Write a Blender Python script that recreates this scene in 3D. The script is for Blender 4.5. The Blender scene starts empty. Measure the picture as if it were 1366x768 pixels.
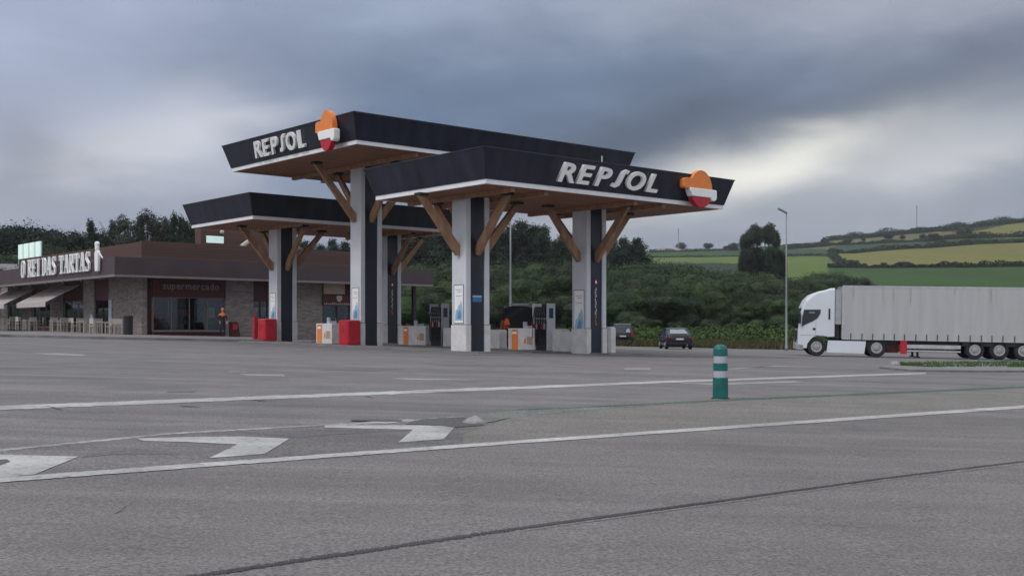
import bpy, math, random
from mathutils import Vector, Matrix, noise as mnoise
R = math.radians
random.seed(7)
scn = bpy.context.scene
C = scn.collection
CX, HY, F, H = 683.0, 441.0, 1523.0, 0.843
ZC = 0.85                                   # height of the camera above world zero

# ------------------------------------------------------------------ terrain
def smooth(a, b, x):
    t = max(0.0, min(1.0, (x-a)/(b-a))); return t*t*(3-2*t)
def plane(X, Y):
    if X < 17: z = -0.0262*max(X, -60)
    elif X < 50: z = -0.0262*17 - 0.018*(X-17)
    else: z = -0.0262*17 - 0.018*33
    return -H + z - 0.0018*max(min(Y, 120), -60) + ZC
EP = [(-3000,50),(-800,60),(0,62),(300,66),(600,84),(760,96),(860,105),(1000,111),(1100,120),(1223,137),(1366,148),(1700,170),(2200,180),(4400,140)]
def interp(tab, x):
    if x <= tab[0][0]: return tab[0][1]
    for (a, b), (c, d) in zip(tab, tab[1:]):
        if x <= c: return b+(d-b)*(x-a)/(c-a)
    return tab[-1][1]
GR = [(125,-0.02),(200,.25),(300,.40),(400,.52),(520,.66),(650,.78),(800,.90),(950,1.0)]
def gz(X, Y):
    p = plane(X, Y)
    if Y <= 96: return p
    px = CX + F*X/Y
    e = interp(EP, px)*interp(GR, min(Y, 950))
    zh = ZC + e*min(Y, 950)/F
    if Y > 950: zh = ZC + (interp(EP, px))*950/F - (Y-950)*0.03
    w = smooth(96, 128, Y)
    return p*(1-w)+zh*w
def G(x, y, up=0.0):
    """ground point seen at photo pixel (x, y)"""
    s = 1.186*y - 0.0311*x - 505
    t = F/max(s, 1.5)
    u = (x-CX)/F; v = (HY-y)/F
    for _ in range(40):
        if v > -1e-4: break
        t2 = (gz(u*t, t)-ZC)/v
        if t2 <= 0: t2 = 300
        t = 0.5*t+0.5*t2
    return Vector((u*t, t, gz(u*t, t)+up))
# station frame
A = R(40.8); CA, SA = math.cos(A), math.sin(A)
O2 = (-0.95, 41.2)
def W(U, V, z=0.0): return Vector((O2[0]+CA*U-SA*V, O2[1]+SA*U+CA*V, z+ZC))
def Uat(x, V):
    u = (x-CX)/F
    bx, by = O2[0]-SA*V, O2[1]+CA*V
    return (u*by-bx)/(CA-u*SA)
def Vat(x, U):
    u = (x-CX)/F
    bx, by = O2[0]+CA*U, O2[1]+SA*U
    return (bx-u*by)/(SA+u*CA)
def gW(U, V):
    p = W(U, V); return gz(p.x, p.y)

# ------------------------------------------------------------------ materials
MATS = {}
def srgb(r, g, b):
    f = lambda c: (c/255/12.92) if c/255 <= .04045 else ((c/255+.055)/1.055)**2.4
    return (f(r), f(g), f(b))
def mat(name, col, rough=.7, metal=0, var=.12, scale=3.0, bump=0.0, bscale=20, spec=.4, col2=None, emit=0, detail=4, coords='Object', stretch=None):
    if name in MATS: return MATS[name]
    m = bpy.data.materials.new(name); m.use_nodes = True
    nt = m.node_tree; n = nt.nodes; l = nt.links
    b = n['Principled BSDF']
    b.inputs['Roughness'].default_value = rough; b.inputs['Metallic'].default_value = metal
    b.inputs['Specular IOR Level'].default_value = spec
    tc = n.new('ShaderNodeTexCoord'); src = tc.outputs[coords]
    if stretch:
        mp = n.new('ShaderNodeMapping'); mp.inputs['Scale'].default_value = stretch
        l.new(src, mp.inputs[0]); src = mp.outputs[0]
    nz = n.new('ShaderNodeTexNoise'); nz.inputs['Scale'].default_value = scale; nz.inputs['Detail'].default_value = detail
    l.new(src, nz.inputs['Vector'])
    rp = n.new('ShaderNodeValToRGB')
    c2 = col2 or tuple(min(1, c*(1+var)) for c in col); c1 = col if col2 else tuple(c*(1-var) for c in col)
    rp.color_ramp.elements[0].color = (*c1, 1); rp.color_ramp.elements[1].color = (*c2, 1)
    rp.color_ramp.elements[0].position = .3; rp.color_ramp.elements[1].position = .7
    l.new(nz.outputs['Fac'], rp.inputs[0]); l.new(rp.outputs[0], b.inputs['Base Color'])
    if bump:
        nb = n.new('ShaderNodeTexNoise'); nb.inputs['Scale'].default_value = bscale; nb.inputs['Detail'].default_value = 5
        l.new(src, nb.inputs['Vector'])
        bp = n.new('ShaderNodeBump'); bp.inputs['Strength'].default_value = bump; bp.inputs['Distance'].default_value = .02
        l.new(nb.outputs['Fac'], bp.inputs['Height']); l.new(bp.outputs[0], b.inputs['Normal'])
    if emit:
        l.new(rp.outputs[0], b.inputs['Emission Color']); b.inputs['Emission Strength'].default_value = emit
    MATS[name] = m; return m
def asphalt(name, base, tint2, big=.25, fine=60, stain=None, streak=0.0, amp=.42, oil=0.0, chip=0.0):
    """worn asphalt: aggregate speckle, broad patches, tyre-worn streaks"""
    m = bpy.data.materials.new(name); m.use_nodes = True; nt = m.node_tree; n = nt.nodes; l = nt.links
    b = n['Principled BSDF']; b.inputs['Roughness'].default_value = .88; b.inputs['Specular IOR Level'].default_value = .3
    tc = n.new('ShaderNodeTexCoord')
    def nz(sc, det=3, rough=.5, vec=None, dist=0):
        k = n.new('ShaderNodeTexNoise'); k.inputs['Scale'].default_value = sc; k.inputs['Detail'].default_value = det
        k.inputs['Roughness'].default_value = rough; k.inputs['Distortion'].default_value = dist
        l.new(vec or tc.outputs['Object'], k.inputs['Vector']); return k.outputs['Fac']
    def mul(colsock, fac, lo, hi, p0=.3, p1=.7):
        r = n.new('ShaderNodeMapRange'); r.inputs['From Min'].default_value = p0; r.inputs['From Max'].default_value = p1
        r.inputs['To Min'].default_value = lo; r.inputs['To Max'].default_value = hi; r.clamp = True
        l.new(fac, r.inputs['Value'])
        x = n.new('ShaderNodeMix'); x.data_type = 'RGBA'; x.blend_type = 'MULTIPLY'; x.inputs['Factor'].default_value = 1
        l.new(colsock, x.inputs['A']); l.new(r.outputs[0], x.inputs['B']); return x.outputs['Result']
    mx = n.new('ShaderNodeMix'); mx.data_type = 'RGBA'
    mx.inputs['A'].default_value = (*base, 1); mx.inputs['B'].default_value = (*tint2, 1)
    l.new(nz(.35, 4), mx.inputs['Factor'])
    c = mx.outputs['Result']
    c = mul(c, nz(fine, 2, .7), 1-amp, 1+amp, .33, .67)
    c = mul(c, nz(30, 3, .6), .92, 1.08)
    c = mul(c, nz(.9, 5, .6, dist=.6), 1-big*.5, 1+big*.4)
    mp = n.new('ShaderNodeMapping'); mp.inputs['Rotation'].default_value = (0, 0, -A); mp.inputs['Scale'].default_value = (.03, .8, 1)
    l.new(tc.outputs['Object'], mp.inputs[0])
    if streak: c = mul(c, nz(1.6, 4, .6, mp.outputs[0]), 1-streak, 1+streak*.6)
    if chip:
        c = mul(c, nz(11, 5, .75), chip, 1.0, .36, .43)
        c = mul(c, nz(2.2, 4, .6), .8, 1.04, .3, .6)
    if oil:
        c = mul(c, nz(.55, 3, .5, dist=.5), 1-oil*.7, 1.0, .30, .45)
        c = mul(c, nz(3.5, 2, .5, dist=.3), 1-oil, 1.0, .24, .30)
        mp2 = n.new('ShaderNodeMapping'); mp2.inputs['Rotation'].default_value = (0, 0, -A-.06); mp2.inputs['Scale'].default_value = (.05, 1.4, 1)
        l.new(tc.outputs['Object'], mp2.inputs[0]); c = mul(c, nz(1.1, 3, .5, mp2.outputs[0], .4), 1-oil*.6, 1+oil*.25, .36, .6)
    l.new(c, b.inputs['Base Color'])
    bp = n.new('ShaderNodeBump'); bp.inputs['Strength'].default_value = .5; bp.inputs['Distance'].default_value = .006
    l.new(nz(fine, 3, .7), bp.inputs['Height']); l.new(bp.outputs[0], b.inputs['Normal'])
    MATS[name] = m; return m
def stone(name):
    m = bpy.data.materials.new(name); m.use_nodes = True; nt = m.node_tree; n = nt.nodes; l = nt.links
    b = n['Principled BSDF']; b.inputs['Roughness'].default_value = .85
    tc = n.new('ShaderNodeTexCoord')
    sep = n.new('ShaderNodeSeparateXYZ'); l.new(tc.outputs['Object'], sep.inputs[0])
    ad = n.new('ShaderNodeMath'); ad.operation = 'ADD'; l.new(sep.outputs[0], ad.inputs[0]); l.new(sep.outputs[1], ad.inputs[1])
    cb = n.new('ShaderNodeCombineXYZ'); l.new(ad.outputs[0], cb.inputs[0]); l.new(sep.outputs[2], cb.inputs[1])
    br = n.new('ShaderNodeTexBrick'); br.inputs['Scale'].default_value = 1.0
    br.inputs['Brick Width'].default_value = .34; br.inputs['Row Height'].default_value = .11; br.inputs['Mortar Size'].default_value = .012
    br.inputs['Color1'].default_value = (.28,.22,.195,1); br.inputs['Color2'].default_value = (.16,.125,.115,1); br.inputs['Mortar'].default_value = (.17,.145,.135,1)
    br.inputs['Bias'].default_value = -.1
    nz = n.new('ShaderNodeTexNoise'); nz.inputs['Scale'].default_value = 2.5; nz.inputs['Detail'].default_value = 6
    l.new(tc.outputs['Object'], nz.inputs['Vector'])
    mv = n.new('ShaderNodeMix'); mv.data_type='VECTOR'; mv.inputs['Factor'].default_value = .1
    l.new(cb.outputs[0], mv.inputs['A']); l.new(nz.outputs['Color'], mv.inputs['B']); l.new(mv.outputs[1], br.inputs['Vector'])
    mx = n.new('ShaderNodeMix'); mx.data_type='RGBA'; mx.blend_type='MULTIPLY'; mx.inputs['Factor'].default_value=.6
    l.new(br.outputs['Color'], mx.inputs['A']); l.new(nz.outputs['Color'], mx.inputs['B'])
    hs = n.new('ShaderNodeHueSaturation'); hs.inputs['Saturation'].default_value=.6; hs.inputs['Value'].default_value=1.7
    l.new(mx.outputs['Result'], hs.inputs['Color']); l.new(hs.outputs[0], b.inputs['Base Color'])
    bp = n.new('ShaderNodeBump'); bp.inputs['Distance'].default_value=.03; l.new(br.outputs['Fac'], bp.inputs['Height']); bp.invert=True
    l.new(bp.outputs[0], b.inputs['Normal'])
    MATS[name]=m; return m
def planks(name, col, wid=.14, axis=1, dark=.6):
    m = bpy.data.materials.new(name); m.use_nodes=True; nt=m.node_tree; n=nt.nodes; l=nt.links
    b=n['Principled BSDF']; b.inputs['Roughness'].default_value=.6
    tc=n.new('ShaderNodeTexCoord'); sep=n.new('ShaderNodeSeparateXYZ'); l.new(tc.outputs['Object'], sep.inputs[0])
    d=n.new('ShaderNodeMath'); d.operation='DIVIDE'; d.inputs[1].default_value=wid; l.new(sep.outputs[axis], d.inputs[0])
    fl=n.new('ShaderNodeMath'); fl.operation='FLOOR'; l.new(d.outputs[0], fl.inputs[0])
    fr=n.new('ShaderNodeMath'); fr.operation='FRACT'; l.new(d.outputs[0], fr.inputs[0])
    wn=n.new('ShaderNodeTexWhiteNoise'); wn.noise_dimensions='1D'; l.new(fl.outputs[0], wn.inputs['W'])
    mp=n.new('ShaderNodeMapping'); s=[14,14,14]; s[1-axis if axis<2 else 0]=.7; mp.inputs['Scale'].default_value=s; l.new(tc.outputs['Object'], mp.inputs[0])
    nz=n.new('ShaderNodeTexNoise'); nz.inputs['Scale'].default_value=1; nz.inputs['Detail'].default_value=5; l.new(mp.outputs[0], nz.inputs['Vector'])
    a1=n.new('ShaderNodeMath'); a1.operation='ADD'; l.new(wn.outputs[0], a1.inputs[0]); l.new(nz.outputs['Fac'], a1.inputs[1])
    mr=n.new('ShaderNodeMapRange'); mr.inputs['From Max'].default_value=2; mr.inputs['To Min'].default_value=dark; mr.inputs['To Max'].default_value=1.35; l.new(a1.outputs[0], mr.inputs['Value'])
    gp=n.new('ShaderNodeMath'); gp.operation='GREATER_THAN'; gp.inputs[1].default_value=.07; l.new(fr.outputs[0], gp.inputs[0])
    gm=n.new('ShaderNodeMapRange'); gm.inputs['To Min'].default_value=.35; l.new(gp.outputs[0], gm.inputs['Value'])
    mm=n.new('ShaderNodeMath'); mm.operation='MULTIPLY'; l.new(mr.outputs[0], mm.inputs[0]); l.new(gm.outputs[0], mm.inputs[1])
    mx=n.new('ShaderNodeMix'); mx.data_type='RGBA'; mx.blend_type='MULTIPLY'; mx.inputs['Factor'].default_value=1; mx.inputs['A'].default_value=(*col,1)
    l.new(mm.outputs[0], mx.inputs['B']); l.new(mx.outputs['Result'], b.inputs['Base Color'])
    MATS[name]=m; return m
def foliage(name, c1, c2, scale=.5):
    m = bpy.data.materials.new(name); m.use_nodes=True; nt=m.node_tree; n=nt.nodes; l=nt.links
    b=n['Principled BSDF']; b.inputs['Roughness'].default_value=.65; b.inputs['Specular IOR Level'].default_value=.25
    oi=n.new('ShaderNodeObjectInfo'); tc=n.new('ShaderNodeTexCoord')
    nz=n.new('ShaderNodeTexNoise'); nz.inputs['Scale'].default_value=scale; nz.inputs['Detail'].default_value=6; nz.inputs['Roughness'].default_value=.65
    l.new(tc.outputs['Object'], nz.inputs['Vector'])
    mr=n.new('ShaderNodeMapRange'); mr.inputs['From Min'].default_value=.3; mr.inputs['From Max'].default_value=.7; l.new(nz.outputs['Fac'], mr.inputs['Value'])
    mx=n.new('ShaderNodeMix'); mx.data_type='RGBA'; mx.inputs['A'].default_value=(*c1,1); mx.inputs['B'].default_value=(*c2,1); l.new(mr.outputs[0], mx.inputs['Factor'])
    hs=n.new('ShaderNodeHueSaturation')
    h1=n.new('ShaderNodeMapRange'); h1.inputs['To Min'].default_value=.475; h1.inputs['To Max'].default_value=.52; l.new(oi.outputs['Random'], h1.inputs['Value']); l.new(h1.outputs[0], hs.inputs['Hue'])
    ml=n.new('ShaderNodeMath'); ml.operation='MULTIPLY'; ml.inputs[1].default_value=7.3; l.new(oi.outputs['Random'], ml.inputs[0])
    f=n.new('ShaderNodeMath'); f.operation='FRACT'; l.new(ml.outputs[0], f.inputs[0])
    h2=n.new('ShaderNodeMapRange'); h2.inputs['To Min'].default_value=.55; h2.inputs['To Max'].default_value=1.5; l.new(f.outputs[0], h2.inputs['Value']); l.new(h2.outputs[0], hs.inputs['Value'])
    l.new(mx.outputs['Result'], hs.inputs['Color']); l.new(hs.outputs[0], b.inputs['Base Color'])
    MATS[name]=m; return m
def glass(name, tint=(.02,.03,.035), t=.6):
    m = bpy.data.materials.new(name); m.use_nodes=True; nt=m.node_tree; n=nt.nodes; l=nt.links
    n.remove(n['Principled BSDF'])
    g=n.new('ShaderNodeBsdfGlossy'); g.inputs['Roughness'].default_value=.03; g.inputs['Color'].default_value=(.8,.85,.9,1)
    tr=n.new('ShaderNodeBsdfTransparent'); tr.inputs['Color'].default_value=(*[min(1,t+c) for c in tint],1)
    fr=n.new('ShaderNodeFresnel'); fr.inputs[0].default_value=1.5
    mx=n.new('ShaderNodeMixShader'); ad=n.new('ShaderNodeMath'); ad.operation='ADD'; ad.inputs[1].default_value=.02; l.new(fr.outputs[0],ad.inputs[0]); l.new(ad.outputs[0], mx.inputs[0]); l.new(tr.outputs[0], mx.inputs[1]); l.new(g.outputs[0], mx.inputs[2])
    l.new(mx.outputs[0], n['Material Output'].inputs[0]); MATS[name]=m; return m

M = MATS
asphalt('lot_asphalt', (.186,.176,.177), (.226,.214,.212), .28, 65, streak=.16, oil=.2)
asphalt('road_asphalt', (.17,.161,.158), (.216,.203,.195), .2, 65, streak=.15, oil=.16)
asphalt('hatch_asphalt', (.155,.146,.146), (.2,.188,.182), .4, 45, streak=.2)
asphalt('tan_asphalt', (.188,.179,.165), (.224,.212,.194), .25, 45, streak=.1)
asphalt('patch_asphalt', (.09,.087,.092), (.13,.124,.13), .3, 50)
asphalt('apron_concrete', (.16,.157,.165), (.2,.195,.205), .3, 40)
asphalt('paving', (.19,.18,.18), (.24,.225,.225), .25, 30)
asphalt('green_line', (.07,.125,.1), (.12,.16,.13), .5, 25, chip=.8)
asphalt('patch_asphalt2', (.125,.118,.124), (.165,.156,.162), .3, 50)
asphalt('tar', (.045,.042,.045), (.1,.094,.098), .5, 90)
asphalt('road_paint', (.42,.415,.41), (.56,.55,.53), .3, 25, amp=.12, oil=.2, chip=.5)
asphalt('faded_paint', (.33,.325,.32), (.42,.41,.39), .5, 25, amp=.2, oil=.3, chip=.5)
asphalt('green_paint', (.155,.178,.16), (.2,.203,.185), .5, 25)
stone('stone_wall')
planks('wood_soffit', (.3,.125,.06), .16, 1)
planks('wood_cladding', (.1,.05,.04), .18, 2, .7)
mat('wood_brace', (.35,.2,.115), .55, var=.3, scale=4, stretch=(1,1,.2))
mat('navy', (.017,.02,.036), .36, var=.4, scale=1.2, spec=.45, stretch=(1.6,1.6,.12), detail=6)
mat('navy_edge', (.035,.038,.055), .4)
mat('white_panel', (.66,.68,.72), .45, var=.06, scale=1.2, bump=.05, bscale=3)
mat('white_plinth', (.68,.67,.67), .5, var=.12, scale=2.5)
mat('grey_seam', (.13,.13,.14), .6)
mat('trim_white', (.86,.86,.88), .45, var=.05)
mat('sign_white', (.93,.93,.93), .35, var=.02)
mat('orange', (.85,.25,.055), .4, var=.05)
mat('dull_orange', (.45,.13,.03), .5)
mat('red', (.5,.015,.03), .35, var=.1)
mat('dull_red', (.4,.02,.035), .45, var=.15)
mat('maroon', (.07,.012,.014), .5, var=.2)
mat('fascia_brown', (.075,.052,.058), .5, var=.12, scale=.8)
mat('fascia_lip', (.22,.19,.19), .5)
mat('stub_concrete', (.3,.295,.29), .85, var=.2, scale=15, bump=.4)
mat('kerb', (.21,.205,.2), .8, var=.2, scale=2.0)
mat('metal_grey', (.3,.31,.33), .4, .7)
mat('steel_pale', (.5,.52,.55), .4, .3)
mat('lamp_metal', (.26,.28,.29), .5, .2)
mat('dark_frame', (.02,.02,.022), .4)
mat('rubber', (.018,.018,.02), .7)
mat('hub', (.36,.36,.37), .4, .1)
mat('tail_red', (.28,.015,.025), .2)
mat('glass_sky_painted', (.27,.3,.32), .1, spec=.8, var=.1)  # pale base colour paints the sky reflected in the sedan's rear window
mat('plate', (.6,.6,.6), .5)
mat('car_dark', (.02,.023,.035), .22, .3, var=.05, spec=.5)
mat('car_black', (.012,.013,.017), .25, .2, var=.05)
mat('car_glass', (.02,.025,.03), .06, spec=.8, var=.05)
mat('truck_white', (.68,.72,.78), .3, var=.05, scale=.8)
mat('truck_grey', (.38,.4,.42), .45)
mat('teal', (.01,.125,.115), .4, var=.2, scale=8)
mat('reflective', (.42,.45,.5), .35, var=.08, scale=12)
mat('blue', (.04,.2,.42), .4)
mat('screen_blue', (.012,.04,.13), .25)
mat('poster_blue', (.12,.3,.5), .45)
mat('pale_blue', (.36,.53,.68), .45)
mat('chair_cream', (.5,.46,.41), .55)
mat('awning', (.5,.45,.44), .7, var=.08)
mat('skin', (.5,.28,.2), .6)
mat('hi_vis', (.8,.17,.03), .6)
mat('clothes_dark', (.02,.02,.028), .85)
mat('beige', (.42,.33,.25), .6)
mat('interior', (.4,.38,.36), .8)
mat('goods', (.25,.1,.08), .7, var=.8, scale=9, col2=(.3,.33,.32))
mat('bark', (.1,.08,.065), .9, var=.35, scale=6)
mat('roof_grey', (.22,.21,.22), .8)
mat('house_wall', (.5,.48,.45), .8)
mat('glow_glazing', (.62,.8,.74), .4, emit=.42, var=.05)  # emission paints sky reflected in the skylight; also the lit upper window
glass('shop_glass')
foliage('leaf_shrub', (.009,.021,.007), (.037,.063,.018))
foliage('leaf_bright', (.03,.065,.015), (.085,.15,.035))
foliage('leaf_weed', (.028,.06,.015), (.06,.11,.028))
foliage('leaf_pine', (.007,.016,.009), (.02,.036,.018))
foliage('leaf_euc', (.022,.034,.026), (.05,.065,.045))
foliage('leaf_hedge', (.012,.026,.014), (.034,.055,.024), .1)
# grassland and field materials
def field(name, c1, c2, sc=.02, fine=1.5, rot=0, stretch=(1,1,1)):
    m = bpy.data.materials.new(name); m.use_nodes=True; nt=m.node_tree; n=nt.nodes; l=nt.links
    b=n['Principled BSDF']; b.inputs['Roughness'].default_value=.9; b.inputs['Specular IOR Level'].default_value=.1
    tc=n.new('ShaderNodeTexCoord'); mp=n.new('ShaderNodeMapping'); mp.inputs['Scale'].default_value=stretch; mp.inputs['Rotation'].default_value=(0,0,rot); l.new(tc.outputs['Object'], mp.inputs[0])
    a=n.new('ShaderNodeTexNoise'); a.inputs['Scale'].default_value=sc; a.inputs['Detail'].default_value=8; a.inputs['Roughness'].default_value=.7; l.new(mp.outputs[0], a.inputs['Vector'])
    f=n.new('ShaderNodeTexNoise'); f.inputs['Scale'].default_value=fine; f.inputs['Detail'].default_value=4; l.new(mp.outputs[0], f.inputs['Vector'])
    ad=n.new('ShaderNodeMix'); ad.data_type='FLOAT'; ad.inputs['Factor'].default_value=.35; l.new(a.outputs['Fac'], ad.inputs['A']); l.new(f.outputs['Fac'], ad.inputs['B'])
    r=n.new('ShaderNodeValToRGB'); r.color_ramp.elements[0].position=.36; r.color_ramp.elements[1].position=.64
    r.color_ramp.elements[0].color=(*c1,1); r.color_ramp.elements[1].color=(*c2,1); l.new(ad.outputs[0], r.inputs[0]); l.new(r.outputs[0], b.inputs['Base Color'])
    MATS[name]=m; return m
field('grass_rough', (.05,.062,.026), (.11,.092,.05), .25, 4)
field('grass_green', (.028,.062,.02), (.05,.088,.028), .05, 2)
field('field_hay', (.135,.145,.04), (.19,.185,.062), .015, .4, .5, (1,.25,1))
field('field_light', (.09,.145,.03), (.125,.17,.045), .02, .4)
field('field_green', (.032,.07,.02), (.055,.1,.028), .02, .4, .3, (1,.3,1))
field('field_teal', (.034,.064,.038), (.05,.082,.046), .02, .4)
field('field_beige', (.12,.12,.06), (.16,.15,.08), .02, .4)
field('scrub', (.02,.035,.014), (.04,.06,.022), .1, .6)

# ------------------------------------------------------------------ mesh helpers
class MB:
    def __init__(s): s.v=[]; s.f=[]; s.m=[]; s.mats=[]
    def mi(s, m):
        if m is None: m = s.mats[0] if s.mats else 'kerb'
        if m not in s.mats: s.mats.append(m)
        return s.mats.index(m)
    def add(s, vs, fs, m=None):
        k=len(s.v); i=s.mi(m); s.v+= [tuple(v) for v in vs]; s.f += [tuple(a+k for a in f) for f in fs]; s.m += [i]*len(fs); return s
    def box(s, a, b, m=None, T=None):
        x0,y0,z0=a; x1,y1,z1=b
        x0,x1=sorted((x0,x1)); y0,y1=sorted((y0,y1)); z0,z1=sorted((z0,z1))
        vs=[Vector(p) for p in ((x0,y0,z0),(x1,y0,z0),(x1,y1,z0),(x0,y1,z0),(x0,y0,z1),(x1,y0,z1),(x1,y1,z1),(x0,y1,z1))]
        if T: vs=[T@v for v in vs]
        return s.add(vs, [(0,3,2,1),(4,5,6,7),(0,1,5,4),(1,2,6,5),(2,3,7,6),(3,0,4,7)], m)
    def prism(s, poly, d0, d1, m=None, axes='xz', T=None):
        """polygon (a,b) extruded along the remaining axis from d0 to d1"""
        def P(a,b,d):
            v={'xz':(a,d,b),'yz':(d,a,b),'xy':(a,b,d)}[axes]; v=Vector(v); return T@v if T else v
        n=len(poly); vs=[P(a,b,d0) for a,b in poly]+[P(a,b,d1) for a,b in poly]
        fs=[tuple(range(n)), tuple(range(2*n-1,n-1,-1))]+[(i,i+n,(i+1)%n+n,(i+1)%n) for i in range(n)]
        return s.add(vs, fs, m)
    def tube(s, pts, rad, m=None, n=8, caps=True):
        pts=[Vector(p) for p in pts]; k=len(pts); rs=rad if isinstance(rad,(list,tuple)) else [rad]*k
        vs=[]; 
        for i,p in enumerate(pts):
            d=(pts[min(i+1,k-1)]-pts[max(i-1,0)]).normalized()
            a=d.cross(Vector((0,0,1)) if abs(d.z)<.9 else Vector((1,0,0))).normalized(); b=d.cross(a)
            for j in range(n):
                t=2*math.pi*j/n; vs.append(p+(a*math.cos(t)+b*math.sin(t))*rs[i])
        fs=[(i*n+j,i*n+(j+1)%n,(i+1)*n+(j+1)%n,(i+1)*n+j) for i in range(k-1) for j in range(n)]
        if caps: fs+=[tuple(range(n-1,-1,-1)), tuple((k-1)*n+j for j in range(n))]
        return s.add(vs,fs,m)
    def lathe(s, prof, m=None, n=20, T=None):
        vs=[]; 
        for r,z in prof:
            for j in range(n):
                t=2*math.pi*j/n; v=Vector((r*math.cos(t), r*math.sin(t), z)); vs.append(T@v if T else v)
        k=len(prof)
        fs=[(i*n+j,i*n+(j+1)%n,(i+1)*n+(j+1)%n,(i+1)*n+j) for i in range(k-1) for j in range(n)]
        fs+=[tuple(range(n-1,-1,-1)), tuple((k-1)*n+j for j in range(n))]
        return s.add(vs,fs,m)
    def loft(s, rings, m=None, caps=True):
        n=len(rings[0]); vs=[p for r in rings for p in r]; k=len(rings)
        fs=[(i*n+j,(i+1)*n+j,(i+1)*n+(j+1)%n,i*n+(j+1)%n) for i in range(k-1) for j in range(n)]
        if caps: fs+=[tuple(range(n)), tuple((k-1)*n+j for j in range(n-1,-1,-1))]
        return s.add(vs,fs,m)
    def mesh(s, name):
        me=bpy.data.meshes.new(name); me.from_pydata(s.v,[],s.f)
        for m in s.mats: me.materials.append(MATS[m])
        for p,i in zip(me.polygons,s.m): p.material_index=i
        me.update(); return me
    def build(s, name, parent=None, smooth=False, bevel=0, fix=True):
        me=s.mesh(name)
        if fix and len(s.f)<30000:
            import bmesh
            bm=bmesh.new(); bm.from_mesh(me); bmesh.ops.recalc_face_normals(bm, faces=bm.faces); bm.to_mesh(me); bm.free()
        if smooth:
            for p in me.polygons: p.use_smooth=True
        o=bpy.data.objects.new(name, me); C.objects.link(o)
        if parent: o.parent=parent
        if bevel:
            b=o.modifiers.new('edge','BEVEL'); b.width=bevel; b.segments=2; b.limit_method='ANGLE'; b.angle_limit=R(35)
        return o
def tag(o, label=None, cat=None, group=None, kind=None):
    if label: o['label']=label
    if cat: o['category']=cat
    if group: o['group']=group
    if kind: o['kind']=kind
    return o
def empty(name, loc, rz=0, label=None, cat=None, group=None, kind=None, rot=None):
    o=bpy.data.objects.new(name,None); C.objects.link(o); o.location=loc
    o.rotation_euler = rot or (0,0,rz); o.empty_display_size=.3
    return tag(o,label,cat,group,kind)
def children(o): return [x for x in C.objects if x.parent==o]
def copy_tree(o, parent=None):
    c=o.copy(); C.objects.link(c)
    if parent is not None: c.parent=parent
    for ch in children(o): copy_tree(ch, c)
    return c
def structure(mb, name, **k):
    o=mb.build(name, **k); o['kind']='structure'; return o
def text_mesh(ch, size, ext, m, bold=0.0, shear=0.0, xs=1.0):
    cu=bpy.data.curves.new('glyph','FONT'); cu.body=ch; cu.size=size; cu.extrude=ext; cu.offset=bold; cu.shear=shear; cu.resolution_u=4
    ob=bpy.data.objects.new('glyph',cu); C.objects.link(ob)
    dg=bpy.context.evaluated_depsgraph_get(); dg.update()
    me=bpy.data.meshes.new_from_object(ob.evaluated_get(dg)); C.objects.unlink(ob); bpy.data.objects.remove(ob)
    me.materials.clear(); me.materials.append(MATS[m])
    xs_=[v.co.x for v in me.vertices]; x0=min(xs_); w=(max(xs_)-x0)*xs
    for v in me.vertices: v.co=((v.co.x-x0)*xs, v.co.y, v.co.z)
    return me, w

# ------------------------------------------------------------------ ground
def grid_pts(nx, ny, fn):
    vs=[fn(i/nx, j/ny) for j in range(ny+1) for i in range(nx+1)]
    fs=[(j*(nx+1)+i, j*(nx+1)+i+1, (j+1)*(nx+1)+i+1, (j+1)*(nx+1)+i) for j in range(ny) for i in range(nx)]
    return vs, fs
g=MB()
xs=[-900,-400,-200,-120,-60,-30,-10,0,10,17,30,50,100,200,400,900]; ys=[-500,-200,-60,0,20,40,60,80,96]
vs=[(x,y,plane(x,y)) for y in ys for x in xs]; nx=len(xs)
fs=[(j*nx+i,j*nx+i+1,(j+1)*nx+i+1,(j+1)*nx+i) for j in range(len(ys)-1) for i in range(nx-1)]
g.add(vs,fs,'grass_rough')
pxs=[-4500,-3000,-2000,-1400,-900,-500,-200]+list(range(-100,600,40))+list(range(600,1480,5))+list(range(1480,1800,40))+[1900,2100,2500,3200,4000,5500]
Ys=[95.8+ i*2.7 for i in range(13)]
y=132.0
while y<960: Ys.append(y); y*=1.0115
Ys+= [1000,1100,1300,1600,2000,2600,3400]
def zone(px, e, Y):
    """which field a hillside spot belongs to; e = its height in the photo's pixels above eye level"""
    y=HY-e+1.6*mnoise.noise(Vector((px*.03,Y*.01,2))); px+=5*mnoise.noise(Vector((Y*.03,px*.02,7)))
    if Y<132: return 'grass_rough' if Y<112 else 'grass_green'
    if Y>960: return 'scrub'
    if px<850: return 'scrub'
    if px<1105:
        if Y<260: return 'scrub'
        if y>351: return 'field_light' if px>1040 else 'scrub'
        if y>342.5-(px-860)*.002: return 'field_light'
        if y>333+(1060-px)*.02: return 'field_teal' if px>1040 else 'field_green'
        return 'field_beige' if px<900 or px>1060 else 'field_green'
    def ln(*p): return interp(list(p), px)
    if y > ln((1105,357),(1366,354)): return 'field_green' if Y>215 else 'scrub'
    if px < 1122+ (y-341)*.6 : return 'field_light' if y>337 else ('field_teal' if y>ln((1105,329),(1220,323)) else 'field_beige')
    if y > ln((1105,338),(1170,334),(1240,330),(1366,322.5)): return 'field_hay'
    if y > ln((1105,328),(1220,322),(1300,318),(1366,316.5)) : return 'field_teal' if px<1235 else 'scrub'
    if y > ln((1105,319),(1200,313),(1300,308),(1366,296)): return 'field_hay' if px>1290 else 'field_beige'
    return 'scrub'
nx=len(pxs)
vs=[]
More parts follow.
